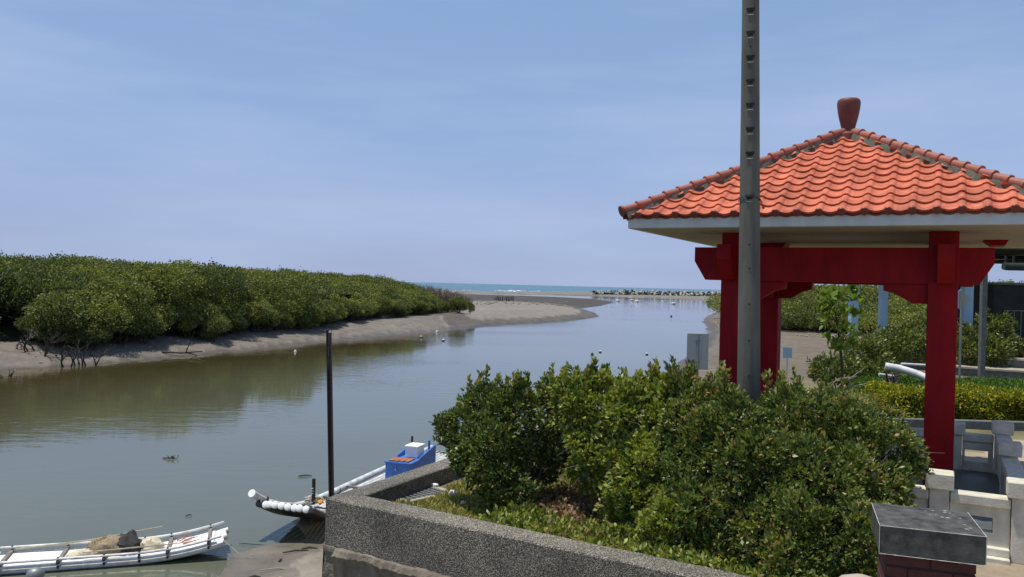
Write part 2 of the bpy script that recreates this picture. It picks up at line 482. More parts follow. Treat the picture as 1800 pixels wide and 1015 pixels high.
def water_mat(name, c, rough, layers, detail=3, patches=None):
    """layers: (noise scale, stretch, bump distance)"""
    m = bpy.data.materials.new(name); m.use_nodes = True
    t = m.node_tree; n = t.nodes; l = t.links.new
    b = n['Principled BSDF']; b.inputs['Roughness'].default_value = rough
    b.inputs['IOR'].default_value = 1.33
    g = n.new('ShaderNodeNewGeometry')
    z = n.new('ShaderNodeTexNoise'); z.inputs['Scale'].default_value = .045; z.inputs['Detail'].default_value = 5
    l(g.outputs['Position'], z.inputs['Vector'])
    r = n.new('ShaderNodeValToRGB')
    r.color_ramp.elements[0].position = .35; r.color_ramp.elements[0].color = (*[x * .85 for x in c], 1)
    r.color_ramp.elements[1].position = .65; r.color_ramp.elements[1].color = (*[x * 1.12 for x in c], 1)
    l(z.outputs['Fac'], r.inputs['Fac'])
    if patches:  # browner base towards the far bank: mangrove reflection put into the colour
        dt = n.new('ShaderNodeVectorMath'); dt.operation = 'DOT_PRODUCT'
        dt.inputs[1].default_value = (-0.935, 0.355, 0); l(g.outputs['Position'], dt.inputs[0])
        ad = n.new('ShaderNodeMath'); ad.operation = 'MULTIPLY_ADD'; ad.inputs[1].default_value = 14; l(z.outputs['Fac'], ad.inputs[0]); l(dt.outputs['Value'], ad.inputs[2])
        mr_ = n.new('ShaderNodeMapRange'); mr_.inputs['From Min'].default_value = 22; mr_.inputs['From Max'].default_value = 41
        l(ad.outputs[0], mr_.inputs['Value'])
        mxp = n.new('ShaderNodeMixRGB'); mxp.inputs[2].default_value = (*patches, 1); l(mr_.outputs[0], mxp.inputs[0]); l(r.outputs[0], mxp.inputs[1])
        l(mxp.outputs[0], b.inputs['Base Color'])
    else:
        l(r.outputs[0], b.inputs['Base Color'])
    # breeze patches: the ripples come and go over the surface
    zp = n.new('ShaderNodeTexNoise'); zp.inputs['Scale'].default_value = .07; zp.inputs['Detail'].default_value = 3
    mp0 = n.new('ShaderNodeMapping'); mp0.inputs['Scale'].default_value = (.7, 1.3, 1); l(g.outputs['Position'], mp0.inputs['Vector'])
    l(mp0.outputs[0], zp.inputs['Vector'])
    rp = n.new('ShaderNodeMapRange'); rp.inputs['From Min'].default_value = .42; rp.inputs['From Max'].default_value = .62
    rp.inputs['To Min'].default_value = .25; rp.inputs['To Max'].default_value = 1.0
    l(zp.outputs['Fac'], rp.inputs['Value'])
    prev = None
    for sc_, st, dist in layers:
        mpn = n.new('ShaderNodeMapping'); mpn.inputs['Scale'].default_value = st; mpn.inputs['Rotation'].default_value = (0, 0, rad(-14))
        l(g.outputs['Position'], mpn.inputs['Vector'])
        zz = n.new('ShaderNodeTexNoise'); zz.inputs['Scale'].default_value = sc_; zz.inputs['Detail'].default_value = detail
        l(mpn.outputs[0], zz.inputs['Vector'])
        bn = n.new('ShaderNodeBump'); bn.inputs['Distance'].default_value = dist
        l(rp.outputs[0], bn.inputs['Strength'])
        l(zz.outputs['Fac'], bn.inputs['Height'])
        if prev is not None: l(prev.outputs[0], bn.inputs['Normal'])
        prev = bn
    l(prev.outputs[0], b.inputs['Normal'])
    return m
M['river'] = water_mat('murky_river_water', (0.115, 0.125, 0.088), 0.04, [(0.9, (1, 2.2, 1), 0.016), (4.5, (1, 2.0, 1), 0.0035)], patches=(0.060, 0.050, 0.018))  # patches: brown-olive of the mangrove reflection, mixed into the base
M['sea'] = water_mat('sea_water', (0.03, 0.13, 0.17), 0.25, [(0.10, (1, 3.5, 1), 0.9), (.6, (1, 3, 1), 0.12)])
M['foamline'] = mat('surf_foam', (0.75, 0.78, 0.80), rough=.8, var=.1)

# pavilion frame: u runs right along the front, v runs away
AV = rad(27.6)
U = Vector((math.cos(AV), -math.sin(AV), 0)); V_ = Vector((math.sin(AV), math.cos(AV), 0)); ZZ = Vector((0, 0, 1))
FRAME = Matrix((U, V_, ZZ)).transposed()
FR = Vector((5.22, 10.0, 0)); LC = 2.48
CEN = FR + (-U + V_) * LC / 2
UW = (P(1200, 1015, 2.6) - P(574, 879, 2.6)).normalized(); VW = Vector((-UW.y, UW.x, 0))
def W(p, q, z): return CEN + U * p + V_ * q + ZZ * z

# ------------------------------------------------------------------ ground (one sheet)
def sdf(poly, X, Y):
    n = len(poly)
    best = np.full(X.shape, 1e18); inside = np.zeros(X.shape, bool)
    for i in range(n):
        ax, ay = poly[i]; bx, by = poly[(i + 1) % n]
        ex, ey = bx - ax, by - ay
        t = np.clip(((X - ax) * ex + (Y - ay) * ey) / (ex * ex + ey * ey + 1e-12), 0, 1)
        d = (X - ax - t * ex) ** 2 + (Y - ay - t * ey) ** 2
        best = np.minimum(best, d)
        c = ((ay > Y) != (by > Y)) & (X < (bx - ax) * (Y - ay) / ((by - ay) if abs(by - ay) > 1e-12 else 1e-12) + ax)
        inside ^= c
    d = np.sqrt(best)
    return np.where(inside, d, -d)

def px_poly(lst): return [tuple(P(x, y, 0.0)[:2]) for x, y in lst]

POLY_A = px_poly([(-260, 672), (-120, 660), (0, 650), (60, 647), (150, 642), (220, 636), (300, 629), (380, 621), (440, 614), (520, 607), (580, 600), (650, 592), (700, 588), (760, 583), (830, 576), (870, 571), (880, 566), (845, 545), (800, 530), (700, 517)]) + [(-400, 330), (-600, 60)]
POLY_BAR = px_poly([(800, 580), (830, 577), (880, 571), (930, 569), (985, 566), (1025, 562), (1054, 557), (1046, 550), (1022, 543), (990, 539), (900, 535), (800, 532), (740, 540)])
POLY_SPIT = px_poly([(760, 545), (900, 541.5), (1000, 543), (1027, 542), (1055, 538.5), (1072, 534.5), (1081, 531.3), (1070, 529), (1050, 527), (980, 523.5), (895, 521), (800, 518), (700, 515), (600, 514)])
POLY_C = px_poly([(600, 513), (800, 515.6), (870, 517), (960, 518.5), (1040, 520.5), (1160, 524), (1230, 528), (1275, 533), (1310, 541)]) + [(75, 200), (300, 190), (900, 500)] + px_poly([(1280, 518.5), (1160, 515.5), (1040, 513.2), (960, 513.0), (870, 513.5), (700, 509)])
POLY_B = [(-5.2, -20), (-5.2, 9), (-4.9, 12.2), (-4.74, 13.75), (-4.78, 14.5), (-4.52, 15.3), (-3.7, 15.85), (-2.0, 17.5), (0.2, 24), (3.6, 34)] + px_poly([(1165, 661), (1180, 647), (1204, 630), (1232, 606), (1247, 584), (1240, 572), (1234, 566), (1243, 557), (1252, 551), (1275, 546), (1310, 541)]) + [(75, 200), (300, 190), (300, -60), (-5, -60)]
WC = P(573, 875, 2.6)                       # outer corner of the planter wall, top
T_IN = WC + (U + V_) * 0.15
def xy(v): return (v.x, v.y)
POLY_T = [xy(T_IN), xy(T_IN + V_ * 16), (10.5, 24.5), (15, 31), (40, 52), (90, 40), (90, -20), (1.75, -20)]
tt = (1.75 - T_IN.x) / UW.x
POLY_T.append((1.75, T_IN.y + UW.y * tt))

def fbm(X, Y, sc_, seed):
    r = np.random.default_rng(seed); out = np.zeros(X.shape)
    for k in range(6):
        a = r.uniform(0, 2 * math.pi); f = sc_ * (1.55 ** k) ; ph = r.uniform(0, 6.28, 2)
        out += np.sin((X * math.cos(a) + Y * math.sin(a)) * f + ph[0] + 1.3 * np.sin((X * math.sin(a) - Y * math.cos(a)) * f * .7 + ph[1])) / (1.45 ** k)
    return out / 3.0

ang = np.radians(np.concatenate([np.arange(-180, -44, 3.0), np.arange(-44, 44, 0.22), np.arange(44, 180.1, 3.0)]))
rr = np.concatenate([[0.01], np.geomspace(0.7, 6, 22)[:-1], np.geomspace(6, 30, 130)[:-1], np.geomspace(30, 1200, 170)])
AA, RR = np.meshgrid(ang, rr)
GX = RR * np.sin(AA); GY = RR * np.cos(AA)
def ground_h(X, Y):
    wob = fbm(X, Y, 0.5, 3) * 0.25 * np.clip(np.hypot(X, Y) / 30, .3, 3)
    dA = sdf(POLY_A, X, Y) + wob; dBar = sdf(POLY_BAR, X, Y); dS = sdf(POLY_SPIT, X, Y); dC = sdf(POLY_C, X, Y); dB = sdf(POLY_B, X, Y) + wob * .6; dT = sdf(POLY_T, X, Y)
    h = np.full(X.shape, -2.0)
    def prof(d, xs, ys, under=.25):
        return np.where(d > 0, np.interp(d, xs, ys), np.maximum(-2.0, d * under))
    hs = [prof(dA, [0, 1.5, 4.5, 20, 60], [0, .35, .95, 1.25, 1.5], .12),
          prof(dBar, [0, 2.5, 8, 14], [0, .45, .9, 1.05]),
          prof(dS, [0, 4, 18], [0, .35, .6]),
          prof(dC, [0, 8, 40], [0, .5, .8]),
          prof(dB, [0, 1.5, 5, 30], [0, .2, .42, .75], .12)]
    for x in hs: h = np.maximum(h, x)
    wdt = np.interp(Y, [11, 17], [.07, 6.0])
    hT = np.where(dT > 0, 2.4, 2.4 + dT / wdt * 2.4)
    isT = hT > h
    h = np.maximum(h, hT)
    plat = np.clip(3.4 - (np.hypot(X, Y) - 1.6) * 3, -3, 3.4)
    h = np.maximum(h, plat)
    return h, (dA, dBar, dS, dC, dB, dT), isT
GZ, ds, isT = ground_h(GX, GY)
dA, dBar, dS, dC, dB, dT = ds
rough_amp = np.where(isT & (dT > .1), 0.012, 0.035 + 0.02 * np.clip(GZ, 0, 1))
GZ = GZ + fbm(GX, GY, 1.9, 9) * rough_amp * np.where(np.hypot(GX, GY) < 120, 1, .4)
colr = np.zeros(GX.shape + (4,)); colr[..., 3] = 1
def setc(mask, c): colr[mask, 0], colr[mask, 1], colr[mask, 2] = c
setc(np.ones(GX.shape, bool), (0.15, 0.12, 0.085))
setc(dA > -3, (0.165, 0.143, 0.118))
setc(dS > -2, (0.060, 0.050, 0.040))
setc(dC > -5, (0.19, 0.172, 0.145))
setc(dB > -3, (0.27, 0.235, 0.18))
setc((dB > -3) & (GY > 24), (0.150, 0.120, 0.084))
setc(dBar > -1.0, (0.215, 0.190, 0.160))
_bd = dBar + .9 * fbm(GX, GY, .35, 41)
setc((_bd > -1.0) & (_bd < 3.2), (0.105, 0.090, 0.074))
setc((dA > -2) & (GY > 100) & (dBar < 3), (0.105, 0.088, 0.070))
setc(isT, (0.19, 0.15, 0.09))
setc(isT & (dT > 0.3), (0.155, 0.135, 0.065))
rel = np.stack([GX - CEN.x, GY - CEN.y], -1)
pp = rel[..., 0] * U.x + rel[..., 1] * U.y; qq = rel[..., 0] * V_.x + rel[..., 1] * V_.y
setc((pp > 1.4) & (qq < 3.2) & isT, (0.34, 0.27, 0.19))
setc((pp > 1.95) & (qq < 5.0) & isT, (0.34, 0.275, 0.20))
# wet rim of the mud
wet = (GZ > -.3) & (GZ < .14 + .06 * fbm(GX, GY, .6, 21)) & ~isT
colr[wet, :3] *= 0.62
tn = 1 + .16 * fbm(GX, GY, .22, 31) + .10 * fbm(GX, GY, 1.1, 32)
colr[..., :3] *= np.clip(tn, .6, 1.4)[..., None]
GZ = GZ + np.where((dBar > 2) & (dBar < 12), .10 * fbm(GX, GY * 2.5, .35, 33), 0)
n_r, n_a = GX.shape
V = np.stack([GX, GY, GZ], -1).reshape(-1, 3)
I, J = np.meshgrid(np.arange(n_r - 1), np.arange(n_a - 1), indexing='ij')
Q = np.stack([I * n_a + J, I * n_a + J + 1, (I + 1) * n_a + J + 1, (I + 1) * n_a + J], -1).reshape(-1, 4)[:, ::-1]
g = obj_np('ground', V, Q, M['ground'], smooth=True, colattr=colr.reshape(-1, 4), origin=(0, 0, 0))
tag(g, kind='structure')
def gz(x, y):
    return float(ground_h(np.array([[x]], float), np.array([[y]], float))[0][0, 0])

# ------------------------------------------------------------------ water
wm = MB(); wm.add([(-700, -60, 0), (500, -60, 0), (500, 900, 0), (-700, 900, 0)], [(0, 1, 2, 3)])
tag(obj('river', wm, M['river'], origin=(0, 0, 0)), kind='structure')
# the sea begins beyond the beach strip
sm_ = MB()
pts = [P(x, y, .0) for x, y in ((300, 505.5), (700, 511.0), (870, 514.6), (960, 515.2), (1040, 515.4), (1160, 517.5), (1290, 520.5))]
near = [Vector((-9000, pts[0].y * .8, .02))] + [Vector((p.x, p.y, .02)) for p in pts] + [Vector((9000, 700, .02))]
far = [Vector((p.x * 1.0 + (p.x) * 20, 25000, .02)) for p in near]
for a, b_, c, d in zip(near[:-1], near[1:], far[1:], far[:-1]):
    sm_.add([a, b_, c, d], [(0, 1, 2, 3)])
tag(obj('sea', sm_, M['sea'], origin=(0, 0, 0)), kind='structure')
# surf: thin ragged foam ribbons on the shallows
fm = MB()
rs = random.Random(4)
for (x0, x1, y0) in ((868, 925, 511.6), (880, 915, 513.0), (800, 830, 511.6), (930, 952, 512.4), (965, 985, 513.2), (838, 862, 513.6), (1165, 1172, 512.8)):
    n_ = 14; prev = None
    for i in range(n_ + 1):
        x = x0 + (x1 - x0) * i / n_
        a = P(x, y0 + rs.uniform(-.2, .25), .06); hgt = rs.uniform(.1, .6) * math.sin(math.pi * (i + .3) / (n_ + .6)) + .05
        b_ = a + Vector((0, 4, 0)); t_ = a + Vector((0, 1.5, hgt))
        if prev: fm.add([prev[0], a, t_, prev[1], b_, prev[2]], [(0, 1, 2, 3), (3, 2, 4, 5)])
        prev = (a, t_, b_)
tag(obj('surf', fm, M['foamline']), 'line of white surf breaking on the shallow sea edge', 'surf', kind='stuff')

# ------------------------------------------------------------------ foliage tools
def unit(a): return a / (np.linalg.norm(a, axis=-1, keepdims=True) + 1e-9)
def rand_dir(n, rng):
    return unit(rng.normal(size=(n, 3)))

def leaves(C, Nrm, k, Ln, Wd, rng, spread=.9, up=.25, base_rnd=None, jitter=.02, fold=.25, rv=.28):
    """k leaves per cluster; returns vertices, quads, rnd"""
    n = len(C)
    C2 = np.repeat(C, k, 0) + rng.normal(size=(n * k, 3)) * jitter
    N2 = np.repeat(Nrm, k, 0)
    d = unit(N2 + rand_dir(n * k, rng) * spread + np.array([0, 0, up]))
    s = unit(np.cross(d, rand_dir(n * k, rng)))
    # keep the blade roughly facing up
    nn = np.cross(s, d)
    Lk = (Ln * rng.uniform(.65, 1.2, n * k))[:, None]; Wk = (Wd * rng.uniform(.7, 1.15, n * k))[:, None]
    nz_ = np.where(nn[:, 2:3] < 0, -nn, nn)
    a = C2; b_ = C2 + d * Lk * .55 + s * Wk * .5 + nz_ * Wk * fold * .5; c = C2 + d * Lk; e = C2 + d * Lk * .55 - s * Wk * .5 + nz_ * Wk * fold * .5
    Vt = np.stack([a, b_, c, e], 1).reshape(-1, 3)
    Qd = np.arange(n * k * 4).reshape(-1, 4)
    br = np.repeat(base_rnd if base_rnd is not None else rng.uniform(.3, .7, n), k)
    r = np.clip(br + rng.normal(size=n * k) * rv * .75, 0, 1)
    return Vt, Qd, np.repeat(r, 4)

def blob_points(blobs, dens, rng, shell=.16, lump=.16, lumps=9, keep_in=.80, low_cut=None):
    """cluster points on the outer shell of a union of ellipsoids; blobs rows: x y z rx ry rz"""
    B = np.array(blobs, float); out = []; nor = []; dep = []
    for i, b in enumerate(B):
        area = 4 * math.pi * ((b[3] * b[4]) ** 1.6 / 3 + (b[3] * b[5]) ** 1.6 / 3 + (b[4] * b[5]) ** 1.6 / 3) ** (1 / 1.6)
        n = int(area * dens)
        d = rand_dir(n, rng)
        ld = rand_dir(lumps * 2, rng)
        f = 1 + lump * (np.max(d @ ld.T, 1) ** 9 - .68) * 1.5
        r = f * (1 - np.abs(rng.normal(size=n)) * shell)
        p = b[:3] + d * b[3:6] * r[:, None]
        nn = unit(d / b[3:6])
        ok = np.ones(n, bool)
        for j, c in enumerate(B):
            if j == i: continue
            q = np.linalg.norm((p - c[:3]) / c[3:6], axis=1)
            ok &= q > keep_in
        out.append(p[ok]); nor.append(nn[ok]); dep.append(r[ok])
    return np.concatenate(out), np.concatenate(nor), np.concatenate(dep)

def shrub(name, label, cat, base, blobs, leafm, dens, k, Ln, Wd, seed, stems=7, stem_r=.022, group=None, tone=(.35, .65), shell=.2, lump=.38, stemmat=None, spread=.9, sprigs=0, twigs=9):
    rng = np.random.default_rng(seed)
    t = thing(name, label, cat, base, group)
    C, N, r = blob_points(blobs, dens, rng, shell=shell, lump=lump)
    # colour drifts in patches over the shrub
    pn = .5 + .5 * np.sin(C[:, 0] * 5.1 + seed) * np.sin(C[:, 1] * 4.3 + 1.7 * seed) * np.cos(C[:, 2] * 6.7)
    base_r = tone[0] + (tone[1] - tone[0]) * (.55 * pn + .45 * rng.uniform(size=len(C)))
    V, Q, R = leaves(C, N, k, Ln, Wd, rng, spread=spread, base_rnd=base_r, jitter=Ln * .22)
    C3 = C[rng.uniform(size=len(C)) < .3]; N3 = np.tile([0, 0, 1.], (len(C3), 1)) * .5 + rng.normal(size=C3.shape) * .4
    V3, Q3, R3 = leaves(C3 + N3 * Ln * .4, unit(N3), 4, Ln * .62, Wd * .62, rng, spread=1.2, base_rnd=rng.uniform(tone[0] + .1, min(1, tone[1] + .12), len(C3)), jitter=Ln * .5)
    Q = np.concatenate([Q, Q3 + len(V)]); V = np.concatenate([V, V3]); R = np.concatenate([R, R3])
    if sprigs:
        # upright shoots that stand out of the outline, each with its leaves
        mb = MB(); idx = np.argsort(-C[:, 2] + rng.uniform(0, .25, len(C)))[:sprigs * 6]
        idx = rng.choice(idx, sprigs, replace=False)
        CC = []; NN = []
        for i in idx:
            h = rng.uniform(.08, .24); dr = unit(N[i] * .4 + np.array([0, 0, 1.]) + rng.normal(size=3) * .2)
            mb.tube([Vector(C[i] - dr * .1), Vector(C[i] + dr * h)], [.005, .002], n=4, cap=False)
            for s_ in np.linspace(.3, 1, 4):
                CC.append(C[i] + dr * h * s_); NN.append(dr)
        V2, Q2, R2 = leaves(np.array(CC), np.array(NN), k + 1, Ln * 1.05, Wd, rng, spread=.9, base_rnd=rng.uniform(tone[0], tone[1] + .12, len(CC)), jitter=.01)
        Q = np.concatenate([Q, Q2 + len(V)]); V = np.concatenate([V, V2]); R = np.concatenate([R, R2])
        obj('shoots', mb, stemmat or M['bark'], t)
    obj_np('foliage', V, Q, leafm, t, attrs={'rnd': R})
    sb = MB(); rs_ = random.Random(seed)
    Bl = blobs
    for i in range(stems):
        b = Bl[i % len(Bl)]
        p0 = Vector(base) + Vector((rs_.uniform(-.18, .18), rs_.uniform(-.12, .12), -.05))
        tgt = Vector(b[:3]) + Vector((rs_.uniform(-.4, .4) * b[3], rs_.uniform(-.4, .4) * b[4], rs_.uniform(.1, .7) * b[5]))
        mid = p0.lerp(tgt, .45) + Vector((rs_.uniform(-.1, .1), rs_.uniform(-.1, .1), .12))
        pts_ = []
        for s_ in range(8):
            f = s_ / 7
            q = p0 * (1 - f) ** 2 + mid * 2 * f * (1 - f) + tgt * f * f
            pts_.append(q + Vector((rs_.uniform(-.02, .02), rs_.uniform(-.02, .02), 0)))
        sb.tube(pts_, [stem_r * (1 - .7 * f / 7) for f in range(8)], n=6)
        for s_ in range(5):
            q = pts_[rs_.randint(3, 6)]
            e = q + Vector((rs_.uniform(-1, 1), rs_.uniform(-1, 1), rs_.uniform(.1, 1))).normalized() * b[3] * rs_.uniform(.4, .9)
            m2 = q.lerp(e, .5) + Vector((rs_.uniform(-.04, .04), rs_.uniform(-.04, .04), .03))
            sb.tube([q, m2, e], [stem_r * .4, stem_r * .3, stem_r * .12], n=5)
    for i in range(int(len(Bl) * twigs * 1.3)):
        ci_ = rs_.randrange(len(C)); q = Vector(C[ci_]); nn_ = Vector(N[ci_])
        dr = (nn_ * .5 + Vector((rs_.gauss(0, 1), rs_.gauss(0, 1), rs_.gauss(.3, .8)))).normalized(); l_ = rs_.uniform(.08, .3) * (1 + Ln * 4)
        a_ = q - nn_ * .08; m_ = a_ + dr * l_ * .5 + Vector((rs_.uniform(-.02, .02),) * 3)
        sb.tube([a_, m_, a_ + dr * l_ + ZZ * rs_.uniform(-.03, .05)], [.0045, .0035, .0015], n=4, cap=False)
    obj('branches', sb, stemmat or M['twigwood'], t, smooth=True)
    return t

G_dark = leaf_mat('glossy_dark_leaf', [(0, (0.036, 0.056, 0.018)), (.35, (0.080, 0.120, 0.030)), (.65, (0.17, 0.215, 0.045)), (.965, (0.31, 0.33, 0.085)), (1, (0.42, 0.25, 0.11))], rough=.42, trans=.24, spec=.5)
G_vine = leaf_mat('bright_vine_leaf', [(0, (0.046, 0.070, 0.016)), (.30, (0.13, 0.175, 0.030)), (.65, (0.30, 0.34, 0.055)), (.93, (0.46, 0.46, 0.13)), (1, (0.36, 0.24, 0.11))], rough=.45, trans=.28)
G_mid = leaf_mat('shrub_leaf', [(0, (0.032, 0.050, 0.015)), (.4, (0.085, 0.118, 0.026)), (.75, (0.19, 0.22, 0.040)), (1, (0.29, 0.29, 0.075))], rough=.45, trans=.22)
G_lime = leaf_mat('lime_weed_leaf', [(0, (0.05, 0.11, 0.012)), (.5, (0.12, 0.21, 0.02)), (1, (0.20, 0.28, 0.035))], rough=.55, trans=.35)
G_yellow = leaf_mat('golden_hedge_leaf', [(0, (0.05, 0.085, 0.008)), (.35, (0.13, 0.18, 0.012)), (.7, (0.36, 0.34, 0.015)), (1, (0.55, 0.46, 0.02))], rough=.5, trans=.3)
G_mang = leaf_mat('mangrove_leaf', [(0, (0.050, 0.066, 0.030)), (.35, (0.120, 0.146, 0.044)), (.7, (0.205, 0.226, 0.052)), (1, (0.30, 0.295, 0.08))], rough=.65, trans=.22, spec=.25)
G_grass = leaf_mat('dry_grass_blade', [(0, (0.14, 0.17, 0.04)), (.4, (0.27, 0.28, 0.07)), (.75, (0.46, 0.39, 0.15)), (1, (0.60, 0.48, 0.24))], rough=.7, trans=.3)
G_dry = leaf_mat('dry_brown_leaf', [(0, (0.10, 0.06, 0.035)), (.5, (0.24, 0.15, 0.085)), (1, (0.42, 0.27, 0.17))], rough=.8, trans=.2)

# ------------------------------------------------------------------ planter wall
def ring_wall():
    t = thing('planter_wall', 'grey washed pebble retaining wall running to a corner beside the moored raft', 'wall', (WC.x, WC.y, 0))
    top = 2.6; th = .30
    outer0 = WC + UW * 6.3; outer2 = WC + V_ * 12.5
    for o_ in (outer0, outer2): o_.z = 0
    c = Vector((WC.x, WC.y, 0)); ci = c + (U + V_) * th
    # one continuous L, slightly bevelled rim; slices along the run keep the rim uneven
    mb = MB()
    def run(A, B, inA, inB, n):
        prev = None
        for i in range(n + 1):
            f = i / n
            a = A.lerp(B, f); b_ = inA.lerp(inB, f)
            e = .006 * mnoise.noise(a * 3.1); e2 = .006 * mnoise.noise(b_ * 3.7 + Vector((5, 5, 5)))
            z0 = 1.6
            inw = (b_ - a).normalized()
            ring = [a + ZZ * z0, a + ZZ * (top - .014 + e), a + inw * .016 + ZZ * (top + e), b_ - inw * .014 + ZZ * (top + e2), b_ + ZZ * (top - .012 + e2), b_ + ZZ * z0]
            if prev:
                mb.add(prev + ring, [(k, k + 1, 7 + k, 6 + k) for k in range(5)])
            prev = ring
    run(outer0, c, outer0 + VW * th, ci, 40)
    run(c, outer2, ci, outer2 + U * th, 60)
    obj('coping', mb, M['pebble'], t, smooth=False)
    # rough footing below, standing a little proud
    fb = MB(); prev = None
    n = 150
    for i in range(n + 1):
        f = i / n
        a = (WC + UW * 6.3).lerp(WC, f)
        s_ = 6.3 * (1 - f)
        led = .085 + .06 * mnoise.noise(Vector((s_ * 2.3, 0, 0))) + .045 * mnoise.noise(Vector((s_ * 11, 3, 0)))
        if s_ < .18: led = .02
        zt = 2.06 + .02 * mnoise.noise(Vector((s_ * 4, 9, 0))) + .012 * mnoise.noise(Vector((s_ * 21, 9, 0)))
        a = Vector((a.x, a.y, 0)) - V_ * 0
        ring = [a + VW * .05 + ZZ * (zt + .03), a - VW * (led * .6) + ZZ * (zt + .02), a - VW * led + ZZ * (zt - .035), a - VW * (led - .03) + ZZ * (zt - .09), a - VW * .03 + ZZ * 1.75, a - VW * .10 + ZZ * 0.9, a - VW * .2 + ZZ * -.4]
        if prev: fb.add(prev + ring, [(k, k + 1, 8 + k, 7 + k) for k in range(6)])
        prev = ring
    # return of the footing round the corner
    prev = None
    for i in range(60):
        a = Vector((WC.x, WC.y, 0)) + V_ * (i * .2)
        j_ = .012 * mnoise.noise(Vector((i * .7, 2, 2)))
        ring = [a + U * .05 + ZZ * 2.08, a - U * (.02 + j_) + ZZ * 2.07, a - U * (.03 + j_) + ZZ * 1.75, a - U * .10 + ZZ * 0.9, a - U * .2 + ZZ * -.4]
        if prev: fb.add(prev + ring, [(k, k + 1, 6 + k, 5 + k) for k in range(4)])
        prev = ring
    obj('footing', fb, M['footing'], t)
ring_wall()

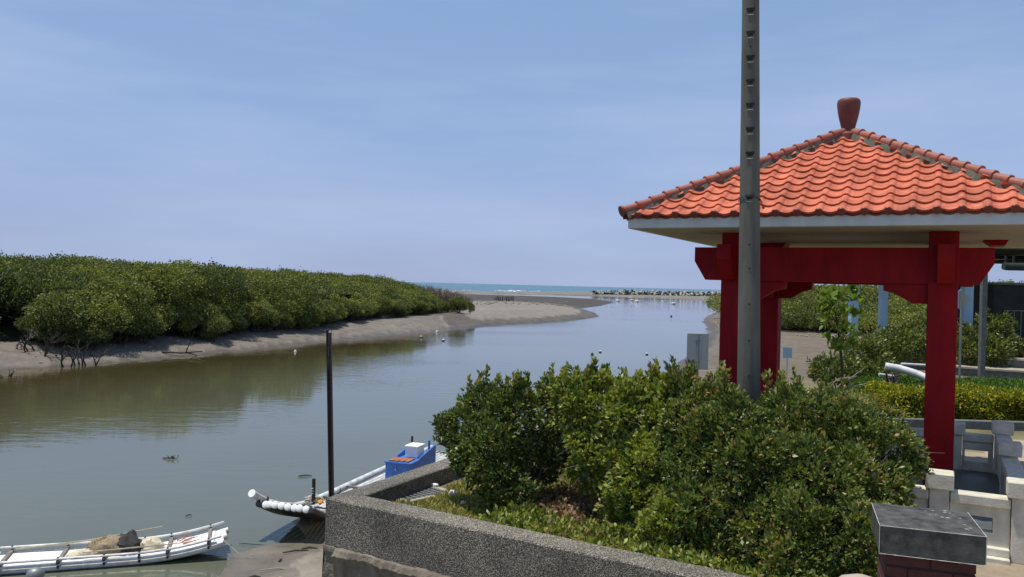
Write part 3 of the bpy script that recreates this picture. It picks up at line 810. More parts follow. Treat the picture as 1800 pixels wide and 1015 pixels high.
# ------------------------------------------------------------------ pavilion
def pavilion():
    base = Vector((CEN.x, CEN.y, 2.4))
    t = thing('pavilion', 'open red pavilion with hipped orange tile roof beside the river', 'pavilion', base)
    H = LC / 2; zf = 2.55; cw = .325
    zs = 5.765                                     # soffit
    fl = MB(); fl.box(W(-.35, -.95, 2.42), (4.7, 4.2, .26), FRAME, .01)
    obj('floor', fl, M['floor'], t)
    for p, q in ((-H, -H), (H, -H), (H, H), (-H, H)):
        c = MB(); c.box(W(p, q, (zf + zs) / 2), (cw, cw, zs - zf), FRAME, .012)
        obj('column', c, M['red'], t)
    z0, z1 = 5.13, 5.57
    def chbeam(a, b, wdt, side, z0=z0, z1=z1, ch=.15):
        """beam from a to b with chamfered lower ends"""
        d = (b - a).normalized(); m = MB(); hh = z1 - z0
        poly = [a + ZZ * (z1), a + ZZ * (z0 + hh * .57), a + d * ch + ZZ * z0, b - d * ch + ZZ * z0, b + ZZ * (z0 + hh * .57), b + ZZ * z1]
        poly = [p_ - side * wdt / 2 for p_ in poly]
        m.prism(poly, side * wdt); return m
    ext = .53
    for q in (-H, H):
        obj('beam', chbeam(W(-H - ext, q, 0), W(H + ext, q, 0), .30, V_), M['red'], t)
    for p in (-H, H):
        obj('beam', chbeam(W(p - (.05 if p < 0 else -.03), -H - ext, .0), W(p - (.05 if p < 0 else -.03), H + ext, 0), .18, U, z0 + .008, z1 + .022), M['red'], t)
    # stepped brackets under the beams, inside every corner
    def bracket(c, d, side):
        zb = z0 - .002; l0 = cw / 2 - .01
        poly = [c + d * l0 + ZZ * zb, c + d * (l0 + .50) + ZZ * zb, c + d * (l0 + .50) + ZZ * (zb - .09), c + d * (l0 + .36) + ZZ * (zb - .125), c + d * (l0 + .18) + ZZ * (zb - .24), c + d * l0 + ZZ * (zb - .24)]
        m = MB(); m.prism([p_ - side * .10 for p_ in poly], side * .20)
        obj('bracket', m, M['red'], t)
    for p, q in ((-H, -H), (H, -H), (H, H), (-H, H)):
        bracket(W(p, q, 0), U * (-1 if p > 0 else 1), V_)
        bracket(W(p, q, 0), V_ * (-1 if q > 0 else 1), U)
    # short rafter noses under the soffit
    for p, q in ((1.86, .35), (-1.12, .95)):
        m = MB(); a = W(p - .15, q, 0)
        m.prism([a + ZZ * zs, a + U * .10 + ZZ * (zs - .075), a + U * .26 + ZZ * (zs - .075), a + U * .30 + ZZ * zs], V_ * .5)
        obj('rafter_nose', m, M['red'], t)
    R_ = 2.385
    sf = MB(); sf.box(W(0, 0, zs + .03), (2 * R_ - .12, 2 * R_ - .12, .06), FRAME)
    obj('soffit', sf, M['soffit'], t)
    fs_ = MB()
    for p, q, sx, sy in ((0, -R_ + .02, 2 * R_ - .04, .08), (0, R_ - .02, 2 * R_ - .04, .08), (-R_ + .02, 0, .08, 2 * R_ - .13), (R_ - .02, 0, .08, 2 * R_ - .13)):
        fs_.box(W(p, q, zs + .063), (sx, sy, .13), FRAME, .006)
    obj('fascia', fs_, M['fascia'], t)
    # ---- tiled roof
    ze = zs + .155; za = 7.21; Rr = R_ + .035
    rise = za - ze
    slope_len = math.hypot(Rr, rise); rows = 12; sub = 10
    tw = .242
    def prof(s):
        ph = (s / tw) % 1.0
        # broad pan and a narrower roll
        if ph < .62: return -.020 * math.sin(math.pi * ph / .62)
        return .030 * math.sin(math.pi * (ph - .62) / .38)
    roof = MB(); caps = MB(); core = MB()
    for side in range(4):
        rot = Matrix.Rotation(side * math.pi / 2, 3, 'Z')
        def LW(x, y, z):
            v = rot @ Vector((x, y, 0)); return W(v.x, v.y, z)
        nrm_l = Vector((0, -rise, Rr)).normalized()
        def SP(s, tt_, h):
            # tt_ 0 at eave, 1 at apex
            y = -Rr * (1 - tt_) + nrm_l.y * h; z = ze + rise * tt_ + nrm_l.z * h
            return LW(s, y, z)
        ds_ = tw / sub
        for r_ in range(rows):
            t0 = r_ / rows; t1 = (r_ + 1) / rows
            if r_ == rows - 1: t1 = .998
            half = Rr * (1 - t0) + .02
            n0 = int(math.floor(-half / ds_)); n1 = int(math.ceil(half / ds_))
            jit = [random.uniform(-.003, .004) for _ in range(60)]
            ov = .018 / slope_len
            for k in range(n0, n1):
                s0, s1 = k * ds_, (k + 1) * ds_
                sm = (s0 + s1) / 2
                if abs(sm) > Rr * (1 - (t0 * .72 + t1 * .28)) + .0: continue
                j = jit[int(sm / tw) + 25] if abs(int(sm / tw)) < 25 else 0
                lo = .034 + j; hi = .006
                a0, a1 = prof(s0), prof(s1)
                # the lower lip follows the roll as in overlapping tiles
                w0 = -.25 * a0 / slope_len; w1 = -.25 * a1 / slope_len
                A = SP(s0, t0 - ov + w0, lo + a0); B = SP(s1, t0 - ov + w1, lo + a1)
                Cc = SP(s1, t1 + .01, hi + a1); Dd = SP(s0, t1 + .01, hi + a0)
                E = SP(s0, t0 - ov + w0 + .004, lo + a0 - .032); F = SP(s1, t0 - ov + w1 + .004, lo + a1 - .032)
                roof.add([A, B, Cc, Dd, E, F], [(0, 1, 2, 3), (4, 5, 1, 0)])
        # maroon end caps along the eave
        k = int(-Rr / tw) - 1
        while k * tw < Rr:
            s = (k + .81) * tw
            if abs(s) < Rr - .05:
                c = SP(s, -.012, .026)
                d_ = (rot @ Vector((0, -1, 0))); d_ = U * d_.x + V_ * d_.y
                caps.tube([c + d_ * .012 - ZZ * .006, c + d_ * .03 - ZZ * .012], [.050, .042], n=12)
                caps.tube([c - d_ * .05, c + d_ * .012 - ZZ * .006], [.044, .044], n=12)
            k += 1
        core.add([LW(-Rr + .02, -Rr + .02, ze - .025), LW(Rr - .02, -Rr + .02, ze - .025), LW(0, 0, za - .06)], [(0, 1, 2)])
        # thin maroon strip that closes the eave under the lips
        n = 120; prev = None
        for i in range(n + 1):
            s = -Rr + .02 + (2 * Rr - .04) * i / n
            a = SP(s, -.016, .012 + prof(s)); b_ = SP(s, -.012, -.02 + min(0, prof(s)))
            if prev: caps.add([prev[1], b_, a, prev[0]], [(0, 1, 2, 3)])
            prev = (a, b_)
        obj('eave_trim', caps, M['tile_dark'], t, smooth=True); caps = MB()
    ro = obj('tile_roof', roof, M['tile'], t, smooth=True)
    core.add([W(-Rr + .02, -Rr + .02, ze - .028), W(Rr - .02, -Rr + .02, ze - .028), W(Rr - .02, Rr - .02, ze - .028), W(-Rr + .02, Rr - .02, ze - .028)], [(0, 1, 2, 3)])
    obj('roof_deck', core, M['mortar'], t)
    # hip ridges: half-round tiles with collars, bedded in mortar
    for sx, sy in ((-1, -1), (1, -1), (1, 1), (-1, 1)):
        a = W(sx * (Rr + .01), sy * (Rr + .01), ze + .055); b_ = W(sx * .05, sy * .05, za + .06)
        d = (b_ - a); Ln = d.length; d.normalize()
        side = d.cross(ZZ).normalized(); upv = side.cross(d).normalized()
        m = MB(); mm = MB(); n = 17; seg = Ln / n
        for i in range(n):
            jx = Vector((random.uniform(-.004, .004), random.uniform(-.004, .004), random.uniform(-.004, .004)))
            p0 = a + d * seg * i + jx; p1 = p0 + d * (seg + .01)
            m.tube([p0 + upv * .012, p1], [.058, .050], n=12)
            m.tube([p0 + upv * .012 - d * .012, p0 + upv * .012 - d * .008, p0 + upv * .012 + d * .018, p0 + upv * .012 + d * .022], [.056, .066, .066, .056], n=12)
        hr_ = obj('hip_ridge', m, M['ridge'], t, smooth=True)
        ec = MB(); ec.tube([a + upv * .012 - d * .035, a + upv * .012 - d * .010], [.074, .074], n=16)
        obj('end_disc', ec, M['tile_dark'], hr_, smooth=True)
        prev = None
        for i in range(61):
            c = a + d * (Ln * i / 60) ; e = .010 * mnoise.noise(c * 9)
            wv = .082 + .03 * mnoise.noise(c * 6)
            ring = [c - side * (wv) - upv * (.105), c - side * .05 + upv * (-.005 + e), c + side * .05 + upv * (-.005 + e), c + side * (wv) - upv * .105]
            if prev: mm.add(prev + ring, [(k, k + 1, 5 + k, 4 + k) for k in range(3)])
            prev = ring
        obj('ridge_mortar', mm, M['mortar'], hr_)
    # vase finial
    f = MB(); b0 = W(0, 0, za)
    f.lathe(b0, [(.17, -.06), (.165, .02), (.12, .05), (.10, .06), (.10, .085), (.088, .09), (.095, .13), (.118, .22), (.140, .32), (.154, .42), (.157, .47), (.150, .505), (.128, .525), (.07, .535), (.02, .538)], n=32)
    obj('finial', f, mat('finial_brown', (0.15, 0.040, 0.028), rough=.6, var=.2, scale=12), t, smooth=True)
pavilion()

# ------------------------------------------------------------------ white balustrade round the pavilion
BAL = thing('balustrade', 'low white concrete balustrade with square posts round the red pavilion', 'balustrade', W(1.6, -3.02, 2.4))
def baluster_post(p, q, ztop, label=None):
    s = MB(); s.box(W(p, q, (2.4 + ztop - .16) / 2), (.18, .18, ztop - .16 - 2.4), FRAME, .008)
    o = obj('post', s, M['white_stone'], BAL)
    k = MB(); k.box(W(p, q, ztop - .08), (.26, .26, .16), FRAME, .010)
    obj('cap', k, M['white_stone'], o)
    if label: o['label'] = label
def baluster_panel(p0, q0, p1, q1, ztop, label=None, hole=True, base=True, fh=(.3, .72)):
    a = W(p0, q0, 0); b_ = W(p1, q1, 0); d = (b_ - a); Ln = d.length; d.normalize(); nrm = Vector((-d.y, d.x, 0))
    Fm = Matrix((d, nrm, ZZ)).transposed()
    m_ = (a + b_) / 2
    pn = MB(); zt = ztop - .102; zb = 2.53
    if hole:
        h0 = zb + (zt - zb) * .34; h1 = zb + (zt - zb) * .72
        l0, l1 = Ln * fh[0] - Ln / 2, Ln * fh[1] - Ln / 2
        for (x0, x1, y0, y1) in ((-Ln / 2, l0, zb, zt), (l1, Ln / 2, zb, zt), (l0 + .0005, l1 - .0005, zb, h0), (l0 + .0005, l1 - .0005, h1, zt)):
            pn.box(m_ + d * (x0 + x1) / 2 + ZZ * (y0 + y1) / 2, (x1 - x0, .11, y1 - y0), Fm)
    else:
        pn.box(m_ + ZZ * (zb + zt) / 2, (Ln, .11, zt - zb), Fm)
    o = obj('panel', pn, M['white_stone'], BAL)
    if label: o['label'] = label
    r = MB(); r.box(m_ + ZZ * (ztop - .05), (Ln, .19, .10), Fm, .010); obj('rail', r, M['white_stone'], o)
    if base:
        bs = MB(); bs.box(m_ + ZZ * 2.49, (Ln, .24, .08), Fm, .008); bs.box(m_ + ZZ * 2.42, (Ln, .38, .06), Fm, .008)
        obj('base', bs, M['white_stone'], o)
baluster_post(1.26, -3.02, 3.20)
baluster_post(1.98, -3.02, 3.20)
baluster_post(1.44, .80, 3.20)
baluster_post(2.02, .78, 3.26)
baluster_panel(.15, -3.02, 1.162, -3.02, 3.02, hole=False)
baluster_panel(1.358, -3.02, 1.882, -3.02, 3.02, 'sunlit panel with a dark rectangular opening right of the granite pillar')
baluster_panel(1.54, .80, 1.918, .80, 3.06, 'shaded rear panel whose opening shows sunlit paving', fh=(.08, .84))
baluster_panel(-.9, .80, 1.34, .80, 3.06, hole=False)
baluster_panel(2.02, -.45, 2.02, .66, 3.10, hole=False)
baluster_post(2.02, -.58, 3.20)
baluster_panel(2.02, -2.85, 2.02, -.70, 3.02, hole=False)

# ------------------------------------------------------------------ black granite pillar
def granite_pillar():
    a = D(1547, 924, 4.42); b_ = D(1734, 945, 4.256)
    d = Vector((b_.x - a.x, b_.y - a.y, 0)).normalized(); nrm = Vector((-d.y, d.x, 0)); Fm = Matrix((d, nrm, ZZ)).transposed()
    wd = .505; dp = .50
    z1 = EYE - 1.24; c = (a + b_) / 2 + nrm * dp / 2; c.z = 0
    t = thing('pillar', 'low dark brick pillar capped by a black granite block, nearest the camera', 'pillar', (c.x, c.y, 2.4))
    k = MB(); k.box(c + ZZ * (z1 - .0775), (wd, dp, .155), Fm, .006); obj('cap', k, M['granite'], t)
    e = MB()
    f0 = c - d * (wd / 2 + .001) - nrm * (dp / 2 + .001); f1 = c + d * (wd / 2 + .001) - nrm * (dp / 2 + .001); f2 = c + d * (wd / 2 + .001) + nrm * (dp / 2)
    f3 = c - d * (wd / 2 + .001) + nrm * (dp / 2)
    for A, B, z in ((f0, f1, z1 - .003), (f1, f2, z1 - .003), (f0, f1, z1 - .153), (f0, f3, z1 - .003)):
        n = 14
        for i in range(n):
            p0 = A.lerp(B, i / n); p1 = A.lerp(B, (i + 1) / n)
            r_ = random.uniform(.0012, .0024)
            e.tube([p0 + ZZ * z, p1 + ZZ * z], [r_, r_], n=5)
    e.tube([f0 + ZZ * (z1 - .003), f0 + ZZ * (z1 - .15)], .002, n=5); e.tube([f1 + ZZ * (z1 - .003), f1 + ZZ * (z1 - .15)], .002, n=5)
    for i in range(16):
        u_, v_2 = random.uniform(.26, .46) , random.uniform(.30, .46)
        if i > 11: u_, v_2 = random.uniform(.42, .48), random.uniform(.05, .2)
        p0 = c + d * (u_ - wd / 2) + nrm * (v_2 - dp / 2) + ZZ * (z1 + .001)
        s_ = random.uniform(.004, .014)
        e.add([p0, p0 + d * s_ * 1.8 + nrm * s_ * .3, p0 + d * s_ * .9 + nrm * s_, p0 - d * s_ * .3 + nrm * s_ * .7], [(0, 1, 2, 3)])
    obj('worn_edge', e, M['chip'], t)
    br = MB(); W2, D2 = wd - .07, dp - .07
    jm = MB(); jm.box(c + ZZ * (2.4 + z1 - .156) / 2, (W2 - .012, D2 - .012, z1 - .156 - 2.4), Fm)
    obj('joints', jm, M['brick_mortar'], t)
    z = z1 - .160; row = 0
    while z > 2.42:
        for face in range(4):
            fd = [(d, nrm, W2, D2), (nrm, -d, D2, W2), (-d, -nrm, W2, D2), (-nrm, d, D2, W2)][face]
            dd, nn, w_, h_ = fd
            nb = 2; off_ = 0 if row % 2 == 0 else .5
            x = -w_ / 2 - off_ * w_ / nb
            while x < w_ / 2 - .01:
                x0 = max(x, -w_ / 2) + .004; x1 = min(x + w_ / nb, w_ / 2) - .004
                if x1 - x0 > .02:
                    Fb = Matrix((dd, -nn if False else nn, ZZ)).transposed()
                    br.box(c + dd * (x0 + x1) / 2 - nn * (h_ / 2 - .012) + ZZ * (z - .028), (x1 - x0, .024, .056), Fb, .003)
                x += w_ / nb
        z -= .066; row += 1
    obj('brickwork', br, M['brick'], t)
granite_pillar()

# small rough block at the foot of the shrub, bottom edge
m = MB(); c = D(1512, 1030, 5.6)
ringp = []
for i in range(4):
    for k in range(12):
        a = k / 12 * 6.283; r_ = [.16, .17, .14, .05][i] * (1 + .2 * mnoise.noise(Vector((k * .9, i, 3))))
        ringp.append(c + Vector((math.cos(a) * r_ * 1.1, math.sin(a) * r_, [-.9, -.03, .03, .065][i] + .01 * mnoise.noise(Vector((k, i * 2, 1))))))
m.add(ringp, [(i * 12 + k, i * 12 + (k + 1) % 12, (i + 1) * 12 + (k + 1) % 12, (i + 1) * 12 + k) for i in range(3) for k in range(12)] + [tuple(range(36, 48))])
tag(obj('boulder', m, M['stone_top'], smooth=True), 'pale rough stone top at the bottom edge left of the granite pillar', 'stone')

# ------------------------------------------------------------------ utility pole
def utility_pole():
    Y = 9.0
    top = D(1320, -60, Y); bot = D(1316, 700, Y)
    ax = (top - bot) / (top.z - bot.z)
    def at(z): return bot + ax * (z - bot.z)
    b0 = at(2.3)
    t = thing('utility_pole', 'weathered grey concrete utility pole rising from the shrubs in front of the pavilion', 'pole', b0)
    m = MB(); zs = np.linspace(2.3, 9.2, 47)
    def R_(z): return np.interp(z, [2.3, 3.8, 8.1, 9.2], [.142, .126, .092, .085])
    N_ = 20; vs = []
    for i, z in enumerate(zs):
        c = at(z)
        for k in range(N_):
            a = 2 * math.pi * k / N_
            # rounded octagon
            r_ = R_(z) * (1 + .018 * math.cos(8 * a)) * (1 + .008 * mnoise.noise(Vector((math.cos(a) * 2, math.sin(a) * 2, z * 2.2))))
            vs.append(c + Vector((math.cos(a) * r_, math.sin(a) * r_, 0)))
    fs = [(i * N_ + k, i * N_ + (k + 1) % N_, (i + 1) * N_ + (k + 1) % N_, (i + 1) * N_ + k) for i in range(len(zs) - 1) for k in range(N_)]
    fs.append(tuple(range((len(zs) - 1) * N_, len(zs) * N_)))
    m.add(vs, fs)
    obj('shaft', m, M['concrete'], t, smooth=True)
    # step holes facing the viewer
    face = Vector((-bot.x, -bot.y, 0)).normalized(); sd_ = Vector((-face.y, face.x, 0))
    if sd_.x < 0: sd_ = -sd_
    def zpix(py): return D(1318, py, Y - .12).z
    for py in (17, 58, 101, 143, 185, 228, 271, 347):
        z = zpix(py); c = at(z); c.z = z; r_ = R_(z) * 1.03
        h = MB()
        pl = []
        for (x_, zz) in ((-.046, .030), (.046, .030), (.042, .006), (.024, -.022), (-.024, -.022), (-.042, .006)):
            pl.append(c + face * (r_ * .985) + sd_ * x_ + ZZ * zz)
        h.prism(pl, -face * .02)
        ho = obj('step_hole', h, mat_hole2, t)
        d_ = MB(); d_.tube([c + face * (r_ * .985 - .002) - ZZ * .002, c + face * (r_ * .985 + .0035) - ZZ * .002], .0085, n=8)
        obj('bolt_socket', d_, M['hole'], ho)
        l_ = MB()
        q = [c + face * (r_ * .975) + sd_ * x_ + ZZ * -.045 for x_ in (-.034, -.012, .012, .034)]
        l_.tube(q, [.002, .004, .004, .002], n=6)
        obj('hole_lip', l_, M['lip'], ho)
    for py in (81, 430, 472, 535, 599, 661):
        z = zpix(py); c = at(z); c.z = z; r_ = R_(z)
        d_ = MB(); d_.tube([c + face * (r_ - .004), c + face * (r_ + .003)], .0085, n=8)
        obj('bolt_hole', d_, M['hole'], t)
    # loose wire looped around the shaft
    z = zpix(352); wv = MB(); pts_ = []
    for k in range(29):
        a = math.pi * (-.1 + 1.9 * k / 28) ; r_ = R_(z) * 1.07
        dirv = (-sd_ * math.cos(a) + face * math.sin(a))
        dz = .045 * math.sin(a) * (1 if math.sin(a) > 0 else .3) - .035 * (k / 28 > .45) * (k / 28 - .45) * 2
        c = at(z); pts_.append(Vector((c.x, c.y, z)) + dirv * r_ + ZZ * dz)
    wv.tube(pts_[:18], .0045, n=6)
    e = pts_[14]; e2 = Vector((at(z).x, at(z).y, z)) + sd_ * (R_(z) + .035) - ZZ * .075 + face * .03
    wv.tube([pts_[12], pts_[14] + sd_ * .01, e2], .0045, n=6)
    wv.tube([e2 - sd_ * .012, e2, e2 + sd_ * .012], [.010, .014, .010], n=8)
    obj('wire_loop', wv, M['black_pvc'], t)
mat_hole2 = mat('recess_shadowed_concrete', (0.028, 0.028, 0.025), rough=1, var=.3)
utility_pole()

# ------------------------------------------------------------------ steel mooring post
def mooring_post():
    Y = 14.0; top = D(578, 580, Y); x0 = D(582.5, 865, Y)
    ax = (x0 - top) / (x0.z - top.z)
    b0 = top + ax * (0.0 - top.z); b0.z = 0
    t = thing('mooring_post', 'tall dark rusty steel post standing behind the corner of the planter wall', 'post', b0)
    m = MB(); bot = top + ax * (-.6 - top.z)
    # angle/channel section: two flanges and a web
    for dx, wd, dy in ((-.030, .022, 0), (.030, .022, 0), (0, .04, .02)):
        pts_ = []
        o = Vector((dx, dy, 0))
        m.hexa([bot + o + Vector((sx * wd / 2, sy * (.035 if dy == 0 else .012), 0)) for sx, sy in ((-1, -1), (1, -1), (1, 1), (-1, 1))] + [top + o + Vector((sx * wd / 2, sy * (.035 if dy == 0 else .012), 0)) for sx, sy in ((-1, -1), (1, -1), (1, 1), (-1, 1))])
    obj('channel', m, M['steel'], t)
    s = MB(); p1 = top + ax * (-.7)
    for f in range(3):
        a = top - ZZ * (.05 + f * .22) + Vector((.004, 0, 0)); a.z = a.z
        s.tube([a + Vector((0, -.008 + .005, 0)) + Vector((0, .005, 0)), a - ZZ * .2 + Vector((0, .002, 0))], .007, n=5)
    obj('worn_strip', s, M['steel_pale'], t)
    k = MB(); k.tube([top + Vector((.028, -.036, -.03)), top + Vector((.028, -.044, -.03))], .022, n=12)
    obj('reflector', k, M['foam'], t)
mooring_post()

# ------------------------------------------------------------------ rafts
def raft_small():
    A = P(-8, 1003, .12); B = Vector((-5.17, 15.03, .12))
    A = Vector((-8.62, 13.87, 0)); B = Vector((-5.12, 15.0, 0))
    d = (B - A).normalized(); Ln = (B - A).length; s = Vector((-d.y, d.x, 0))
    def zc(x): return .055 + (.22 * ((x - 2.1) / (Ln - 2.1)) ** 2 if x > 2.1 else 0)
    def PT(x, y, z): return A + d * x + s * y + ZZ * (zc(x) + z)
    t = thing('raft', 'white pipe raft with raised side rails carrying a heap of netting, bottom left', 'raft', (A.x, A.y, 0))
    xs = np.linspace(0, Ln, 22)
    for i in range(7):
        y = -.36 + i * .12; m = MB()
        x0 = random.uniform(-.06, .06)
        ee = random.uniform(-.05, .07)
        m.tube([PT(x + (ee if j == 21 else 0), y, 0) for j, x in enumerate(xs)], .056, n=12)
        obj('float_pipe', m, M['white_pvc'], t, smooth=True)
    dk = MB()
    for j in range(21):
        x0, x1 = xs[j], xs[j + 1]
        if x0 < .05 or x1 > Ln - .1: continue
        dk.hexa([PT(x0, -.33, .058), PT(x1, -.33, .058), PT(x1, .33, .058), PT(x0, .33, .058), PT(x0, -.33, .078), PT(x1, -.33, .078), PT(x1, .33, .078), PT(x0, .33, .078)])
    obj('deck', dk, M['foam'], t)
    for x in (.18, 1.05, 1.75, 2.75, 3.42):
        m = MB(); m.hexa([PT(x - .03, -.42, .08), PT(x + .03, -.42, .08), PT(x + .03, .42, .08), PT(x - .03, .42, .08), PT(x - .03, -.42, .125), PT(x + .03, -.42, .125), PT(x + .03, .42, .125), PT(x - .03, .42, .125)])
        obj('crossbar', m, M['wood_grey'], t)
    for y in (-.42, .42):
        m = MB(); m.tube([PT(x, y, .16) for x in np.linspace(.0 if y > 0 else -.2, Ln + (-.02 if y > 0 else -.05), 18)], .024, n=8)
        obj('side_rail', m, M['white_pvc'], t, smooth=True)
        m = MB(); m.tube([PT(x, y * 1.02, .07) for x in np.linspace(-.1, Ln - .12, 18)], .022, n=8)
        obj('lower_rail', m, M['white_pvc'], t, smooth=True)
        for x in (.18, 1.05, 1.75, 2.3, 2.75, 3.42):
            m = MB(); m.tube([PT(x, y, .0), PT(x, y, .19)], .020, n=7); m.tube([PT(x - .02, y * 1.02, .10), PT(x + .02, y * 1.02, .10)], .034, n=8)
            obj('lashing', m, M['black_pvc'], t)
    # loads
    def lumpy(c, rx, ry, rz, seed, amp=.2, n=18, k=11):
        vs = []; rg = random.Random(seed)
        for i in range(k + 1):
            ph = math.pi * i / k
            for j in range(n):
                a = 2 * math.pi * j / n
                v = Vector((math.sin(ph) * math.cos(a), math.sin(ph) * math.sin(a), math.cos(ph)))
                f = 1 + amp * mnoise.noise(v * 2.2 + Vector((seed, 0, 0))) + amp * .5 * mnoise.noise(v * 5.5 + Vector((seed, 3, 0)))
                vs.append(c + d * v.x * rx * f + s * v.y * ry * f + ZZ * max(-.05, v.z * rz * f))
        fs = [(i * n + j, i * n + (j + 1) % n, (i + 1) * n + (j + 1) % n, (i + 1) * n + j) for i in range(k) for j in range(n)]
        m = MB(); m.add(vs, fs); return m
    c = PT(1.78, .05, .10)
    nt_ = thing('net_heap', 'heap of tan fishing net piled on the middle of the small white raft', 'net', c)
    obj('net', lumpy(c, .40, .28, .24, 3, .3), M['net'], nt_, smooth=True)
    fz = MB()
    for i in range(1500):
        v = Vector((random.gauss(0, 1), random.gauss(0, 1), abs(random.gauss(0, 1)))).normalized()
        p = c + d * v.x * .38 + s * v.y * .27 + ZZ * v.z * .23
        e = p + (d * random.gauss(0, 1) + s * random.gauss(0, 1) + ZZ * abs(random.gauss(.4, 1))).normalized() * random.uniform(.03, .10)
        w_ = Vector((random.gauss(0, 1), random.gauss(0, 1), random.gauss(0, 1))).normalized() * .0035
        fz.add([p - w_, p + w_, e], [(0, 1, 2)])
    obj('loose_threads', fz, M['net'], nt_)
    c2 = PT(2.08, .02, .12)
    m = lumpy(c2 + ZZ * .02, .22, .27, .27, 8, .28)
    tag(obj('cloth', m, M['cloth'], smooth=True), 'crumpled black cloth lying over the right end of the net heap', 'cloth')
    tag(obj('sack', lumpy(PT(1.38, -.12, .10), .28, .13, .09, 12, .35), M['sack'], smooth=True), 'flat cream sack lying left of the net heap on the small raft', 'sack', 'sacks on the small white raft')
    tag(obj('sack', lumpy(PT(2.45, .0, .12), .22, .20, .15, 15, .4), M['sack'], smooth=True), 'cream sack with dark folds between the black cloth and the raised bow', 'sack', 'sacks on the small white raft')
    m = MB(); m.tube([PT(.25, .36, .14), PT(1.4, .30, .23), PT(2.6, .28, .38)], [.016, .014, .010], n=7)
    tag(obj('bamboo_pole', m, M['bamboo'], smooth=True), 'long thin bamboo pole lying along the far side of the small raft', 'pole')
    m = MB(); m.tube([PT(1.4, -.30, .20), PT(2.2, -.28, .22), PT(3.0, -.25, .17)], [.014, .013, .009], n=7)
    tag(obj('bamboo_pole', m, M['bamboo'], smooth=True), 'thin bamboo pole lying along the near rail of the small raft', 'pole')
    m = MB()
    for k in range(7):
        x, y = random.uniform(2.75, 3.1), random.uniform(-.12, .2); a = random.uniform(-.3, .8)
        p = PT(x, y, .1); m.tube([p, p + d * math.cos(a) * .3 * random.uniform(.5, 1) + s * math.sin(a) * .3 + ZZ * .05], [.010, .006], n=6)
    obj_ = obj('stick_bundle', m, M['wood_rust'], smooth=True); tag(obj_, 'few brown sticks scattered on the bow deck of the small raft', 'sticks')
    # frayed rope from the bow
    m = MB(); q = PT(Ln, -.3, .02); pts_ = [q, q + d * .25 - ZZ * .18 - s * .2, q + d * .7 - ZZ * .36 - s * .3]; m.tube(pts_, .006, n=5)
    obj('rope', m, M['rope'], t)
raft_small()

